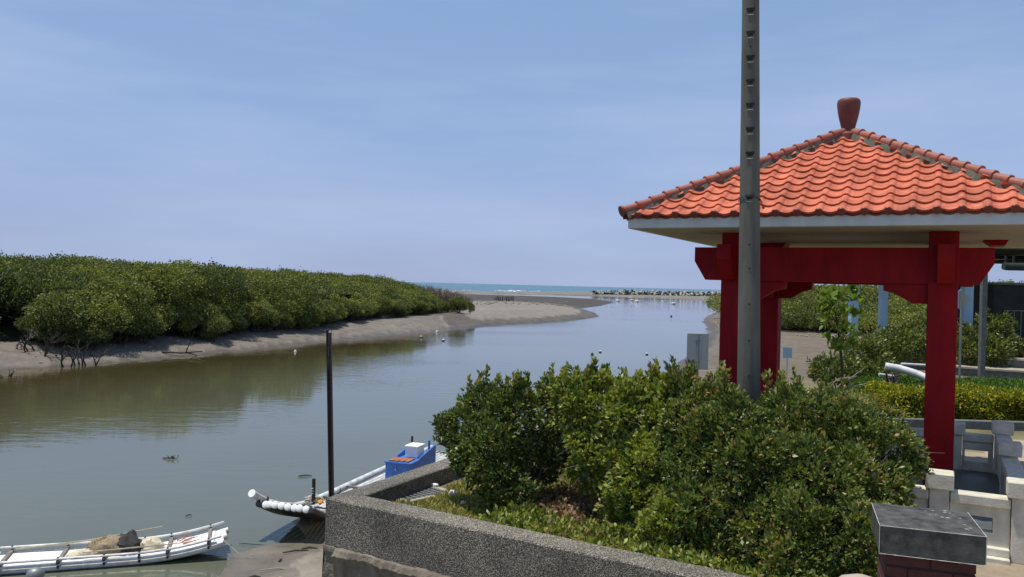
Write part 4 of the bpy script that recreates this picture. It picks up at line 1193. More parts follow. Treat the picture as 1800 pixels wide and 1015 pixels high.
def raft_large():
    A = Vector((-4.20, 15.6, 0)); dn = Vector((.31, .951, 0)).normalized(); s = Vector((dn.y, -dn.x, 0))   # s to the right
    Ln = 8.4
    def zc(x):
        return .07 + .62 * max(0, (2.0 - x) / 2.0) ** 1.8
    def PT(x, y, z): return A + dn * x + s * y + ZZ * (zc(x) + z)
    t = thing('raft', 'large pipe raft with upturned black bow and white end caps moored beside the wall', 'raft', (A.x, A.y, 0))
    xs = np.concatenate([np.linspace(0, 1.8, 11), np.linspace(2.3, Ln, 7)])
    n = 10
    for i in range(n):
        y = -.58 + i * 1.16 / (n - 1)
        black = i in (0, n - 1)
        m = MB(); x0 = random.uniform(-.03, .03) + .14 * abs(y) ** 1.5
        m.tube([PT(x + (x0 if k == 0 else 0), y, 0) for k, x in enumerate(xs)], .062, n=12)
        fpn = obj('float_pipe', m, M['black_pvc'], t, smooth=True)
        c = MB(); p = PT(x0, y, 0); dd = (PT(x0, y, 0) - PT(x0 + .12, y, 0)).normalized()
        c.tube([p + dd * -.01, p + dd * .035, p + dd * .05], [.070, .070, .050], n=14)
        obj('end_cap', c, M['black_pvc'] if black else M['foam'], fpn, smooth=True)
    # white deck pipes on top, further back
    for i in range(8):
        y = -.42 + i * .12
        m = MB(); m.tube([PT(x, y, .11) for x in np.concatenate([np.linspace(1.05 + .08 * (i % 3), 1.8, 5), np.linspace(2.2, Ln - .3, 7)])], .050, n=10)
        obj('deck_pipe', m, M['white_pvc'], t, smooth=True)
    # gunwale pipe that sweeps up past the bow
    for y, up_ in ((-.64, .0), (.64, .02)):
        pts_ = [PT(-.12, y, .14 + up_), PT(.08, y, .13 + up_ * .7), PT(.4, y, .12), PT(.8, y, .13), PT(1.3, y, .14), PT(1.8, y, .16), PT(3, y, .16), PT(5, y, .17), PT(Ln, y, .17)]
        if y > 0: pts_ = pts_[3:]
        m = MB(); m.tube(pts_, .070, n=14)
        gp = obj('gunwale_pipe', m, M['white_pvc'], t, smooth=True)
        c = MB(); dd = (pts_[0] - pts_[1]).normalized(); c.tube([pts_[0] - dd * .02, pts_[0] + dd * .025], .076, n=14)
        obj('end_cap', c, M['foam'], gp, smooth=True)
        for x in ((.28, 1.6, 3.1) if y < 0 else (1.6, 3.1)):
            k = MB(); k.tube([PT(x - .03, y, .15 if x > .5 else .17), PT(x + .03, y, .15 if x > .5 else .165)], .078, n=12)
            obj('pipe_band', k, M['wood_grey'], gp)
    for x in (1.0, 2.4, 3.4):
        m = MB(); m.hexa([PT(x - .04, -.6, .165), PT(x + .04, -.6, .165), PT(x + .04, .6, .165), PT(x - .04, .6, .165), PT(x - .04, -.6, .20), PT(x + .04, -.6, .20), PT(x + .04, .6, .20), PT(x - .04, .6, .20)])
        obj('crossbar', m, M['wood_grey'], t)
    # mooring stub with lashing
    q = D(551, 874, 17.0); m = MB(); m.tube([q - ZZ * .15, q + ZZ * .38], .038, n=8); st = obj('stub_post', m, M['wood_dark'], t)
    m = MB()
    for k in range(3): m.tube([q + ZZ * (.08 + k * .05) - dn * .045 - s * .03, q + ZZ * (.09 + k * .05) - dn * .05 + s * .03], .012, n=6)
    obj('lashing', m, M['rope'], st)
    # clutter: rope, orange float cloth
    m = MB()
    for k in range(70):
        a = k * .55; r_ = .14 + .06 * math.sin(k * 1.7)
        m_ = q + s * (-.05 + r_ * math.cos(a)) + dn * (.1 + r_ * math.sin(a)) + ZZ * (-.10 + .05 * math.sin(k * .37) + k * .0008)
        if k: m.tube([last, m_], .014, n=5)
        last = m_
    tag(obj('rope_coil', m, M['rope']), 'tangle of pale rope at the foot of the short post on the large raft', 'rope')
    m = MB()
    for k, (dx, dy, w_) in enumerate(((.16, .0, .11), (.28, .1, .09), (.22, -.1, .07))):
        c = q + s * dx + dn * dy - ZZ * .08
        m.box(c, (w_, w_ * .9, .07), Matrix.Rotation(k, 3, 'Z'), .02)
    tag(obj('orange_cloth', m, M['orange'], smooth=True), 'small orange cloth bundles beside the rope on the large raft', 'cloth')
    # ---- blue locker
    Ab = D(677, 840, 19.75); Ab = Vector((Ab.x, Ab.y, 0)); wd = .66; bl = 1.5
    def PB(x, y, z): return Ab + dn * x + s * y + ZZ * z
    z0 = .20; zt = .66
    tb = thing('locker', 'long blue wooden locker standing on the stern of the large raft', 'locker', (Ab.x, Ab.y, z0))
    m = MB(); m.hexa([PB(0, 0, z0), PB(0, wd, z0), PB(bl, wd, z0), PB(bl, 0, z0), PB(0, 0, zt), PB(0, wd, zt), PB(bl, wd, zt + .02), PB(bl, 0, zt + .02)])
    obj('body', m, M['blue'], tb)
    m = MB(); m.hexa([PB(-.02, -.02, zt), PB(-.02, wd + .02, zt), PB(.5, wd + .02, zt + .004), PB(.5, -.02, zt + .004), PB(-.02, -.02, zt + .03), PB(-.02, wd + .02, zt + .03), PB(.5, wd + .02, zt + .034), PB(.5, -.02, zt + .034)])
    obj('lid', m, M['blue'], tb)
    m = MB(); 
    for y in (0, wd - .035):
        m.hexa([PB(.5, y, zt), PB(.5, y + .035, zt), PB(bl, y + .035, zt + .01), PB(bl, y, zt + .01), PB(.5, y, zt + .05), PB(.5, y + .035, zt + .05), PB(bl, y + .035, zt + .22), PB(bl, y, zt + .22)])
    obj('side_board', m, M['blue'], tb)
    m = MB(); m.box(PB(-.012, wd * .42, zt - .10), (.02, .02, .12), None); m.box(PB(-.02, wd * .42, zt - .16), (.035, .03, .04), None, .004)
    obj('latch', m, M['steel_pale'], tb)
    for y, h in ((.05, .22), (wd - .03, .36)):
        q_ = D(724, 792, 21.9) if y < .1 else D(754, 800, 21.3); m = MB(); m.box(q_ + ZZ * .12, (.055, .05, .52), None, .004)
        obj('stake', m, M['blue'] if y > .1 else M['wood_dark'], tb)
    for k in range(4):
        m = MB(); y0 = .06 + k * .13
        m.hexa([PB(.04 + .02 * k, y0, zt + .036), PB(.04, y0 + .11, zt + .036), PB(.44, y0 + .12, zt + .036), PB(.44 + .01 * k, y0, zt + .036), PB(.04 + .02 * k, y0, zt + .06), PB(.04, y0 + .11, zt + .06), PB(.44, y0 + .12, zt + .06), PB(.44 + .01 * k, y0, zt + .06)])
        tag(obj('board', m, M['wood_rust']), 'rust brown board lying on the front of the blue locker, %s' % ['leftmost of four', 'second from left', 'third from left', 'rightmost of four'][k], 'board', 'boards on the blue locker')
    c = PB(.88, .36, zt + .02)
    bx = thing('foam_box', 'white lidded foam box standing on the blue locker', 'box', c)
    Fm = Matrix((s, dn, ZZ)).transposed()
    m = MB(); m.box(c + ZZ * .12, (.33, .40, .24), Fm, .01); obj('body', m, M['foam'], bx)
    m = MB(); m.box(c + ZZ * .265, (.36, .43, .05), Fm, .01); obj('lid', m, M['foam'], bx)
raft_large()

def raft_dark():
    A = D(762, 803, 23.2); A = Vector((A.x, A.y, .1)); d = Vector((.55, .83, 0)).normalized(); s = Vector((d.y, -d.x, 0))
    t = thing('raft', 'upturned dark raft bow with a red pipe beyond the blue locker', 'raft', (A.x, A.y, 0))
    for i in range(6):
        m = MB()
        m.tube([A + s * (i * .13) + d * x + ZZ * (.55 * max(0, 1 - x / 1.2) ** 1.6 + .03) for x in (0, .2, .45, .8, 1.2, 2.0, 3.2)], .058, n=10)
        obj('float_pipe', m, M['wood_rust'] if i == 2 else (M['galv'] if i % 2 else M['black_pvc']), t, smooth=True)
raft_dark()

# rounded grey post top near the lower left corner
c = P(62, 1020, .0); c = D(62, 1012, 11.6)
t = thing('bollard', 'dark grey rounded post top at the bottom edge in front of the small raft', 'bollard', (c.x, c.y, 0))
m = MB(); m.lathe((c.x, c.y, 0), [(.10, -.4), (.10, c.z - .02), (.118, c.z - .015), (.118, c.z + .01), (.112, c.z + .045), (.09, c.z + .085), (.05, c.z + .108), (.01, c.z + .114)], n=24)
obj('cap', m, M['galv'], t, smooth=True)
m = MB(); m.lathe((c.x, c.y, 0), [(.09, -.5), (.09, c.z - .05)], n=20); obj('shaft', m, M['black_pvc'], t, smooth=True)

# ------------------------------------------------------------------ buoys and floating debris
def buoy(px, py, kind, label, r=.22):
    r *= .75
    p = P(px, py, 0); t = thing('buoy', label, 'buoy', (p.x, p.y, 0), 'fishing floats on the river')
    m = MB(); m.lathe(p, [(.3 * r, -.6 * r), (.9 * r, -.3 * r), (r, .1 * r), (.95 * r, .5 * r), (.6 * r, .95 * r), (.1 * r, 1.1 * r)], n=14)
    obj('float', m, M['buoy_white'] if kind == 'w' else M['buoy_black'], t, smooth=True)
    m = MB(); m.lathe(p + ZZ * r * .8, [(.7 * r, 0), (.72 * r, .25 * r), (.3 * r, .45 * r), (.08 * r, .9 * r)], n=12)
    obj('cap', m, M['buoy_white'] if kind != 'k' else M['buoy_black'], t, smooth=True)
buoy(1041, 624, 'k', 'all black float left of the pair in mid river', .15)
buoy(1055, 620, 'b', 'black float with white top, right of the pair in mid river', .15)
buoy(1137, 624, 'b', 'black and white float alone in mid river left of the grey sign back', .15)
buoy(1180, 557, 'k', 'tiny black float far out on the lagoon below the tetrapods', .25)
buoy(768, 584, 'w', 'white float on the mud edge of the far bank, farthest right', .17)
buoy(740, 594, 'b', 'white topped float in the mangrove reflection off the far bank', .17)
buoy(779, 600, 'b', 'white topped float nearest the end of the mangrove reflection', .17)
buoy(701, 586, 'w', 'white float resting on the far mud bank above the steel post', .15)
buoy(519, 619, 'w', 'small white float by the far bank left of the steel post', .13)
rs = random.Random(21)
for i, (x, y) in enumerate(((1108, 525), (1111, 529), (1119, 531), (1164, 526), (1184, 535), (1086, 530))):
    p = P(x, y, 0.05); m = MB(); m.box(p + ZZ * .25, (1.1 + .4 * (i % 3), .7, .6), Matrix.Rotation(i, 3, 'Z'), .1)
    tag(obj('foam_float', m, M['buoy_white']), 'tiny white foam float far out on the lagoon', 'float', 'tiny white foam floats on the far lagoon')

def debris(px, py, label, seed, ln=.5, r=.02, leafy=False):
    p = P(px, py, .02); rg = random.Random(seed)
    t = thing('driftwood', label, 'driftwood', p)
    m = MB()
    a = Vector((-ln / 2, -.05, .0)); pts_ = [p + a + Vector((ln * f, .05 * math.sin(3 * f + seed), .012 * math.sin(math.pi * f))) for f in np.linspace(0, 1, 7)]
    m.tube(pts_, [r * .4, r, r, r, r * .9, r * .7, r * .3], n=6)
    if leafy:
        for k in range(5):
            q = pts_[3 + k % 3]; m.tube([q, q + Vector((rg.uniform(-.15, .15), rg.uniform(-.1, .1), rg.uniform(.03, .13)))], [r * .6, r * .2], n=5)
    obj('branch', m, M['wood_dark'], t, smooth=True)
    if leafy:
        rng = np.random.default_rng(seed); C = np.array([list(q) for q in pts_[3:]]) ; V, Q, R = leaves(C, np.tile([0, 0, 1.], (len(C), 1)), 5, .09, .035, rng, spread=1.2)
        obj_np('leaf_tuft', V, Q, G_mid, t, attrs={'rnd': R})
debris(300, 805, 'small leafy branch floating alone on the river left of the steel post', 3, .42, .018, True)
debris(537, 836, 'curved dark stick floating just above the short post of the large raft', 5, .34, .018)
debris(444, 955, 'thin dark stick poking from the water off the mud beach', 9, .5, .008)
debris(333, 906, 'pale speck of driftwood on the water right of the small raft', 12, .12, .012)

# litter and twigs on the near mud
for i, (x, y, l_, r_, lab) in enumerate(((447, 1003, .2, .025, 'short thick dark stick on the near mud beach'), (486, 993, .55, .012, 'long pale thin stick lying on the near mud beach'), (493, 977, .08, .02, 'small dark lump of wood in the middle of the near mud beach'), (520, 962, .45, .018, 'dark stick along the waterline of the near mud beach'), (545, 956, .3, .02, 'dark stick on the near waterline close to the wall corner'), (490, 1010, .3, .01, 'thin stick at the bottom edge of the near mud beach'))):
    p = P(x, y, .22); p.z = gz(p.x, p.y) + .015; m = MB(); a = [0.2, 0.12, 1.2, .3, .1, -.2][i]; d_ = Vector((math.cos(a), math.sin(a), .02))
    m.tube([p - d_ * l_ / 2, p + Vector((0, .02, .015)), p + d_ * l_ / 2], [r_ * .7, r_, r_ * .5], n=6)
    tag(obj('stick', m, M['bark_pale'] if i in (1, 5) else M['wood_dark'], smooth=True), lab, 'stick', 'sticks on the near mud')

# ------------------------------------------------------------------ drain grate, litter in the planter
def drain():
    pts_ = [P(672, 867, 2.42), P(732, 886, 2.42), P(778, 862, 2.42), P(718, 845, 2.42)]
    c = sum(pts_, Vector()) / 4 - ZZ * .045; d = (pts_[1] - pts_[0] + pts_[2] - pts_[3]); e = (pts_[3] - pts_[0] + pts_[2] - pts_[1])
    w_ = d.length / 2 * 1.1; h_ = e.length / 2 * 1.1; d.normalize(); e = (e - d * e.dot(d)).normalized(); Fm = Matrix((d, e, ZZ)).transposed()
    t = thing('drain_cover', 'grey slotted drain cover set in a concrete frame in the grass', 'drain cover', c)
    fr = MB()
    for x, y, sx, sy in ((0, -h_ / 2 + .035, w_, .07), (0, h_ / 2 - .035, w_, .07), (-w_ / 2 + .03, 0, .06, h_ - .141), (w_ / 2 - .03, 0, .06, h_ - .141)):
        fr.box(c + d * x + e * y + ZZ * .02, (sx, sy, .07), Fm, .006)
    obj('frame', fr, M['stone_top'], t)
    bt = MB(); bt.box(c - ZZ * .02, (w_ - .13, h_ - .15, .02), Fm); obj('pit', bt, M['hole'], t)
    n = 9
    g_ = MB()
    for i in range(n):
        y = -h_ / 2 + .09 + (h_ - .18) * i / (n - 1)
        g_.box(c + e * y + ZZ * .035, (w_ - .13, (h_ - .18) / n * .55, .035), Fm, .004)
    for x in (-.3, -.1, .1, .3):
        g_.box(c + d * x * w_ + ZZ * .030, (.018, h_ - .16, .03), Fm)
    obj('bars', g_, M['grate'], t)
    m = MB(); m.box(c + e * (h_ / 2 - .03) - d * .05 + ZZ * .072, (.2, .05, .03), Fm, .006)
    tag(obj('plank_scrap', m, M['foam']), 'short white scrap lying on the far edge of the drain cover', 'scrap')
    m = MB(); m.box(c + e * (h_ / 2 - .02) + d * .33 + ZZ * .055, (.07, .10, .02), Matrix.Rotation(.7, 3, 'Z'), .01)
    tag(obj('metal_scrap', m, M['galv']), 'grey metal scrap at the right corner of the drain cover', 'scrap')
drain()
def crumple(px, py, z, r, label, seed):
    c = P(px, py, z); vs = []; n, k = 10, 6
    for i in range(k + 1):
        for j in range(n):
            ph = math.pi * i / k; a = 2 * math.pi * j / n; v = Vector((math.sin(ph) * math.cos(a), math.sin(ph) * math.sin(a), math.cos(ph)))
            f = r * (1 + .55 * mnoise.noise(v * 3 + Vector((seed, 0, 0)))); vs.append(c + Vector((v.x * f, v.y * f * .8, v.z * f * .8)))
    m = MB(); m.add(vs, [(i * n + j, i * n + (j + 1) % n, (i + 1) * n + (j + 1) % n, (i + 1) * n + j) for i in range(k) for j in range(n)])
    tag(obj('crumpled_paper', m, M['paper']), label, 'litter', 'litter in the planter')
crumple(797, 868, 2.45, .055, 'larger crumpled white paper in the grass left of the dark shrub', 2)
crumple(814, 884, 2.45, .03, 'small pale scrap of paper just below the larger crumpled one', 5)
crumple(903, 880, 2.44, .035, 'small white scrap of paper under the dark shrub', 8)

# ------------------------------------------------------------------ grass and weeds in the planter
def blades(name, region, n, h, seed, m, label, lean=.5, parent=None, wd=.006):
    rng = np.random.default_rng(seed)
    C = region(rng, n)
    n = len(C)
    d = unit(np.stack([rng.normal(size=n) * lean, rng.normal(size=n) * lean, np.ones(n)], -1)) * (h * rng.uniform(.4, 1.2, n))[:, None]
    s = unit(np.cross(d, rng.normal(size=(n, 3)))) * wd
    bend = np.stack([rng.normal(size=n), rng.normal(size=n), -np.abs(rng.normal(size=n)) * .3], -1) * (h * .25)
    Vt = np.stack([C - s, C + s, C + d * .6 + s * .7 , C + d * 1.0 + bend], 1).reshape(-1, 3)
    Q = np.arange(n * 4).reshape(-1, 4)
    R = np.repeat(np.clip(rng.normal(.5, .25, n), 0, 1), 4)
    o = obj_np(name, Vt, Q, m, attrs={'rnd': R})
    return tag(o, label, 'grass', kind='stuff')
def planter_region(rng, n):
    a = rng.uniform(.32, 3.6, n); b_ = rng.uniform(.32, 4.2, n)
    X = WC.x + UW.x * a + VW.x * b_; Y = WC.y + UW.y * a + VW.y * b_
    dens = np.sin(X * 7) * np.cos(Y * 6.3) + rng.uniform(-1, 1.3, n)
    ok = dens > -.5
    gc = np.array([P(725, 865, 2.42).x, P(725, 865, 2.42).y])
    du = (X - gc[0]) * U.x + (Y - gc[1]) * U.y; dv = (X - gc[0]) * V_.x + (Y - gc[1]) * V_.y
    ok &= ~((np.abs(du) < .34) & (np.abs(dv) < .42))
    return np.stack([X, Y, np.full(n, 2.39)], -1)[ok]
blades('grass', planter_region, 60000, .085, 5, G_grass, 'dry yellow green grass growing inside the pebble planter wall')
def weed_region(rng, n):
    a = rng.uniform(1.75, 5.2, n); b_ = rng.uniform(.34, 1.1, n) ** 1.0
    X = WC.x + UW.x * a + VW.x * b_; Y = WC.y + UW.y * a + VW.y * b_
    return np.stack([X, Y, 2.42 + rng.uniform(0, .16, n)], -1)
rng = np.random.default_rng(31)
C = weed_region(rng, 2600); C = C[np.sin(C[:, 0] * 4.1 + 1) + .6 * np.cos(C[:, 1] * 9) + rng.uniform(-1, 1, len(C)) > -.4]
V, Q, R = leaves(C, np.tile([0, 0, 1.], (len(C), 1)), 6, .062, .030, rng, spread=1.3, base_rnd=rng.uniform(.1, .85, len(C)))
o = obj_np('ground_creeper', V, Q, G_vine, attrs={'rnd': R}); tag(o, 'green creeping weeds carpeting the soil along the pebble wall', 'weeds', kind='stuff')
# dry leaf litter under the gap between the shrubs
C = []
for i in range(900):
    p = P(random.gauss(985, 38), random.gauss(895, 22), 2.42 + random.uniform(0, .12))
    if (p - WC).dot(VW) > .42: C.append(list(p))
C = np.array(C); V, Q, R = leaves(C, np.tile([0, 0, .3], (len(C), 1)), 3, .07, .035, rng, spread=1.5)
o = obj_np('leaf_litter', V, Q, G_dry, attrs={'rnd': R}); tag(o, 'dry brown leaves and twigs heaped in the gap between the shrubs', 'dry leaves', kind='stuff')

# ------------------------------------------------------------------ foreground shrubs
def PB_(px, py, Y, r, ry=None, rz=None):
    c = D(px, py, Y); R_ = r / FPX * Y
    return (c.x, c.y, c.z, R_, (ry or 1) * R_, (rz or 1) * R_)
def gbase(px, Y): 
    x = (px - 900) / FPX * Y
    return Vector((x, Y, 2.38))
shrub('shrub', 'dark glossy-leaved shrub with bare stems nearest the wall corner', 'shrub', gbase(930, 9.7),
      [PB_(845, 752, 9.8, 58), PB_(905, 735, 9.8, 62), PB_(885, 800, 9.6, 78), PB_(955, 765, 9.9, 72), PB_(872, 838, 9.4, 48), PB_(800, 757, 9.8, 34), PB_(826, 798, 9.6, 34), PB_(960, 725, 10.0, 44), PB_(895, 872, 9.3, 42), PB_(950, 805, 10.1, 44), PB_(850, 716, 9.9, 40)],
      G_dark, 560, 6, .064, .030, 41, stems=11, sprigs=34, tone=(.15, .80))
shrub('shrub', 'broad shrub overgrown with bright green climbing vine, second from the wall corner', 'shrub', gbase(1120, 9.1),
      [PB_(1030, 730, 9.4, 62), PB_(1095, 735, 9.2, 66), PB_(1160, 745, 9.1, 70), PB_(1060, 800, 9.2, 66), PB_(1130, 815, 8.9, 84), PB_(1128, 890, 8.6, 64), PB_(1185, 850, 8.6, 72), PB_(1000, 700, 9.7, 36), PB_(1060, 700, 9.5, 40), PB_(1180, 930, 8.1, 60)],
      G_vine, 470, 6, .070, .042, 42, stems=10, sprigs=36, tone=(.18, .78), shell=.22)
shrub('shrub', 'rounded dark shrub with light green tips in front of the utility pole', 'shrub', gbase(1300, 8.2),
      [PB_(1225, 735, 8.7, 72), PB_(1290, 760, 8.3, 72), PB_(1245, 810, 8.4, 84), PB_(1330, 830, 8.0, 88), PB_(1240, 900, 8.0, 80), PB_(1330, 930, 7.7, 84), PB_(1265, 955, 7.8, 58), PB_(1200, 700, 8.9, 40)],
      G_dark, 600, 6, .064, .030, 43, stems=9, sprigs=30, tone=(.22, .90))
shrub('shrub', 'wide dense shrub touching the right red column and the white rail', 'shrub', gbase(1480, 8.1),
      [PB_(1400, 770, 8.4, 82), PB_(1470, 775, 8.4, 80), PB_(1525, 800, 8.3, 78), PB_(1563, 812, 8.2, 58), PB_(1420, 860, 7.9, 92), PB_(1500, 870, 7.9, 88), PB_(1535, 858, 8.0, 60), PB_(1420, 950, 7.4, 88), PB_(1500, 960, 7.3, 76), PB_(1372, 745, 8.6, 40), PB_(1380, 1000, 7.2, 60)],
      G_dark, 600, 6, .062, .030, 44, stems=10, sprigs=14, tone=(.20, .92))
shrub('shrub', 'bright green leafy shrub in sun behind the utility pole', 'shrub', gbase(1420, 9.3),
      [PB_(1405, 722, 9.3, 46), PB_(1455, 733, 9.2, 46), PB_(1372, 722, 9.45, 32), PB_(1500, 750, 9.1, 42)],
      G_lime, 620, 5, .058, .030, 45, stems=5, sprigs=5, tone=(.2, .9))
# tan stump seen in the gap under the pole
m = MB(); c0 = D(1300, 960, 8.35); m.tube([Vector((c0.x, c0.y, 2.3)), D(1303, 905, 8.3), D(1306, 850, 8.3)], [.10, .085, .075], n=12)
tag(obj('stump', m, M['stump'], smooth=True), 'tan peeling stump half hidden among the shrubs below the utility pole', 'stump')

# ------------------------------------------------------------------ golden hedge behind the balustrade
def box_leaves(name, label, cat, c0, ax, bx, L1, L2, z0, z1, m, n, Ln, Wd, seed, tone, toptone=None, group=None):
    """clipped hedge: leaves over the faces of a box from c0, along ax (L1) and bx (L2)"""
    rng = np.random.default_rng(seed)
    a = rng.uniform(0, 1, n); b_ = rng.uniform(0, 1, n); z = rng.uniform(0, 1, n); f = rng.uniform(0, 1, n)
    top = f < .5; fr = (f >= .5) & (f < .8); le = (f >= .8) & (f < .9); ba = f >= .9
    z = np.where(top, 1, z); b_ = np.where(fr, 0, b_); a = np.where(le, 0, a); b_ = np.where(ba, 1, b_)
    A = np.array(ax)[None] * (a * L1)[:, None]; B = np.array(bx)[None] * (b_ * L2)[:, None]
    C = np.array(c0)[None] + A + B; C[:, 2] = z0 + (z1 - z0) * z
    N = np.where(top[:, None], [[0, 0, 1.]], np.where(fr[:, None], -np.array(bx)[None], np.where(le[:, None], -np.array(ax)[None], np.array(bx)[None])))
    C += rng.normal(size=C.shape) * .035
    C[:, 2] += .05 * np.sin(C[:, 0] * 3.1) * np.cos(C[:, 1] * 2.7)
    C[:, :2] += (.05 * np.sin(C[:, 2] * 9 + C[:, 0] * 4))[:, None]
    t = thing(name, label, cat, (float(c0[0]), float(c0[1]), z0), group)
    br = rng.uniform(tone[0], tone[1], n)
    if toptone is not None:
        br = np.where(top & (b_ > toptone[0]), rng.uniform(toptone[1], toptone[2], n), br)
    V, Q, R = leaves(C, N, 3, Ln, Wd, rng, spread=.9, base_rnd=br)
    obj_np('foliage', V, Q, m, t, attrs={'rnd': R})
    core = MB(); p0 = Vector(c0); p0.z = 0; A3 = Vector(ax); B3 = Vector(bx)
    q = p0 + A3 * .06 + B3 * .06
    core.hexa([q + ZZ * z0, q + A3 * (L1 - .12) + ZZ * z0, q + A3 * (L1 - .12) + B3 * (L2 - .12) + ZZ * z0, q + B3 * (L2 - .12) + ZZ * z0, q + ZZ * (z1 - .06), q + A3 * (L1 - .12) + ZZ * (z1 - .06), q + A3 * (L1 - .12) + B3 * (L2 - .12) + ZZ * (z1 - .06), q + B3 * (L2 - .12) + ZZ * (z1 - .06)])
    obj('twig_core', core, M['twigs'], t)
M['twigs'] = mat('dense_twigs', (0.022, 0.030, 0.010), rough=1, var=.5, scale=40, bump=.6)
h0 = P(1560, 745, 2.4); h1 = P(1800, 752, 2.4)
hd = Vector((h1.x - h0.x, h1.y - h0.y, 0)).normalized(); hb = Vector((-hd.y, hd.x, 0))
box_leaves('hedge', 'long clipped golden yellow hedge behind the pavilion balustrade', 'hedge', (h0.x, h0.y, 2.4), hd, hb, 5.2, 1.0, 2.4, 3.0, G_yellow, 21000, .065, .035, 51, (.15, .95))
h2 = h0 + hb * 1.15 + hd * .2
box_leaves('hedge', 'low clipped green hedge right behind the golden one', 'hedge', (h2.x, h2.y, 2.4), hd, hb, 5.2, 1.9, 2.4, 2.98, G_lime, 22000, .065, .03, 52, (.0, .45))
# grey kerb in front of the hedge
k0 = P(1545, 748, 2.4) ; m = MB(); Fm = Matrix((hd, hb, ZZ)).transposed()
m.box(h0 - hb * .35 + hd * 2.5 + ZZ * .06, (6.5, .16, .22), Fm, .01)
tag(obj('kerb_wall', m, M['stone_dark']), 'low grey concrete kerb along the foot of the golden hedge', 'kerb')

# ------------------------------------------------------------------ mid-distance shrubs
def PBg(px, py, Y, r, flat=.8): return PB_(px, py, Y, r, 1, flat)
M['trash'] = M['wood_grey']
shrub('shrub', 'rounded clipped dark green shrub left of the white pipe on the bank', 'shrub', Vector((X_at(1480, 19.5, 2.4), 19.5, 2.4)),
      [PBg(1458, 650, 19.5, 34, .7), PBg(1492, 654, 19.5, 34, .7), PBg(1520, 660, 19.3, 26, .8)], G_mid, 160, 5, .10, .05, 61, stems=4, tone=(.25, .8))
shrub('shrub', 'tall bushy shrub behind the left white pipe, right of the sapling', 'shrub', Vector((X_at(1540, 25, 2.4), 25, 2.4)),
      [PBg(1520, 618, 24.5, 38), PBg(1560, 608, 25, 42), PBg(1600, 606, 25.5, 38), PBg(1545, 655, 24, 34), PBg(1625, 612, 26, 36), PBg(1500, 650, 24, 24)], G_mid, 120, 5, .11, .055, 62, stems=5, tone=(.2, .95))
shrub('shrub', 'big dark shrub behind the curved stone steps, right of the red column', 'shrub', Vector((X_at(1730, 29, 2.4), 29, 2.4)),
      [PBg(1705, 600, 28.0, 36), PBg(1740, 588, 28, 40), PBg(1768, 605, 27.8, 32), PBg(1700, 618, 27.5, 28), PBg(1740, 618, 27.2, 34)], G_mid, 110, 5, .13, .06, 63, stems=5, tone=(.2, .85), sprigs=10)
shrub('shrub', 'low yellowish weeds in front of the pipe junk, left of the golden hedge', 'weeds', Vector((X_at(1545, 16.8, 2.4), 16.8, 2.4)),
      [PBg(1530, 715, 16.8, 28, .6), PBg(1560, 722, 16.5, 24, .6), PBg(1505, 705, 17.2, 26, .6)], G_grass, 200, 5, .10, .02, 64, stems=3, tone=(.1, .7))

# sapling with large pale leaves
def sapling():
    Y = 15.5; b0 = Vector((X_at(1482, Y, 2.4), Y, 2.4))
    t = thing('sapling', 'young tree with large pale green leaves standing between the pavilion columns', 'tree', b0)
    top = D(1458, 508, Y); m = MB()
    p1 = D(1480, 640, Y); p2 = D(1472, 570, Y)
    m.tube([b0, p1, p2, D(1464, 530, Y), top], [.035, .028, .02, .012, .006], n=7)
    C = []; 
    for (px, py) in ((1455, 520), (1475, 515), (1490, 518), (1500, 530), (1448, 540), (1462, 545), (1485, 545), (1500, 552), (1452, 565), (1478, 575), (1500, 580), (1510, 520), (1495, 508), (1465, 600), (1488, 598), (1478, 610), (1462, 612), (1446, 552), (1470, 528)):
        q = D(px, py, Y + random.uniform(-.25, .25)); C.append(list(q))
        s_ = p2.lerp(top, random.uniform(0, .9)) if py < 570 else p1.lerp(p2, random.uniform(.1, .9))
        m.tube([s_, s_.lerp(q, .5) + ZZ * .03, q], [.010, .007, .004], n=5)
    obj('trunk', m, M['bark'], t, smooth=True)
    rng = np.random.default_rng(71); C = np.array(C); C = np.repeat(C, 3, 0) + rng.normal(size=(len(C) * 3, 3)) * .05
    V, Q, R = leaves(C, np.tile([0, 0, .6], (len(C), 1)), 6, .17, .09, rng, spread=1.3, base_rnd=rng.uniform(.6, 1, len(C)))
    obj_np('crown', V, Q, G_lime, t, attrs={'rnd': R})
sapling()

# ------------------------------------------------------------------ white pipe, junk
def px_tube(name, pts_, r, mt, label, cat, group=None):
    m = MB(); m.tube([D(*p) for p in pts_], r, n=14); return tag(obj(name, m, mt, smooth=True), label, cat, group)
px_tube('pipe', [(1556, 644, 18.6), (1580, 648, 18.5), (1610, 657, 18.3), (1645, 672, 18.0)], .085, M['white_pvc'], 'thick bent white pipe lying on the bank left of the right red column', 'pipe', 'white pipes on the bank')
px_tube('pipe', [(1584, 640, 20.0), (1640, 643, 20.0)], .03, M['white_pvc'], 'thin white pipe behind the thick bent one', 'pipe', 'white pipes on the bank')
px_tube('pipe', [(1545, 658, 18.0), (1570, 662, 18.0)], .03, M['white_pvc'], 'short thin white pipe sticking out left of the junk pile', 'pipe', 'white pipes on the bank')
m = MB(); rs = random.Random(8)
for k in range(26):
    a = D(rs.uniform(1545, 1580), rs.uniform(672, 690), 18 + rs.uniform(-.3, .3)); b_ = D(rs.uniform(1555, 1585), rs.uniform(652, 672), 18 + rs.uniform(-.3, .3))
    m.tube([a, a.lerp(b_, .5) + Vector((rs.uniform(-.05, .05), 0, .04)), b_], rs.uniform(.008, .02), n=6)
tag(obj('junk_pile', m, M['wood_dark']), 'dark tangle of old rods and rope under the thick white pipe', 'junk')
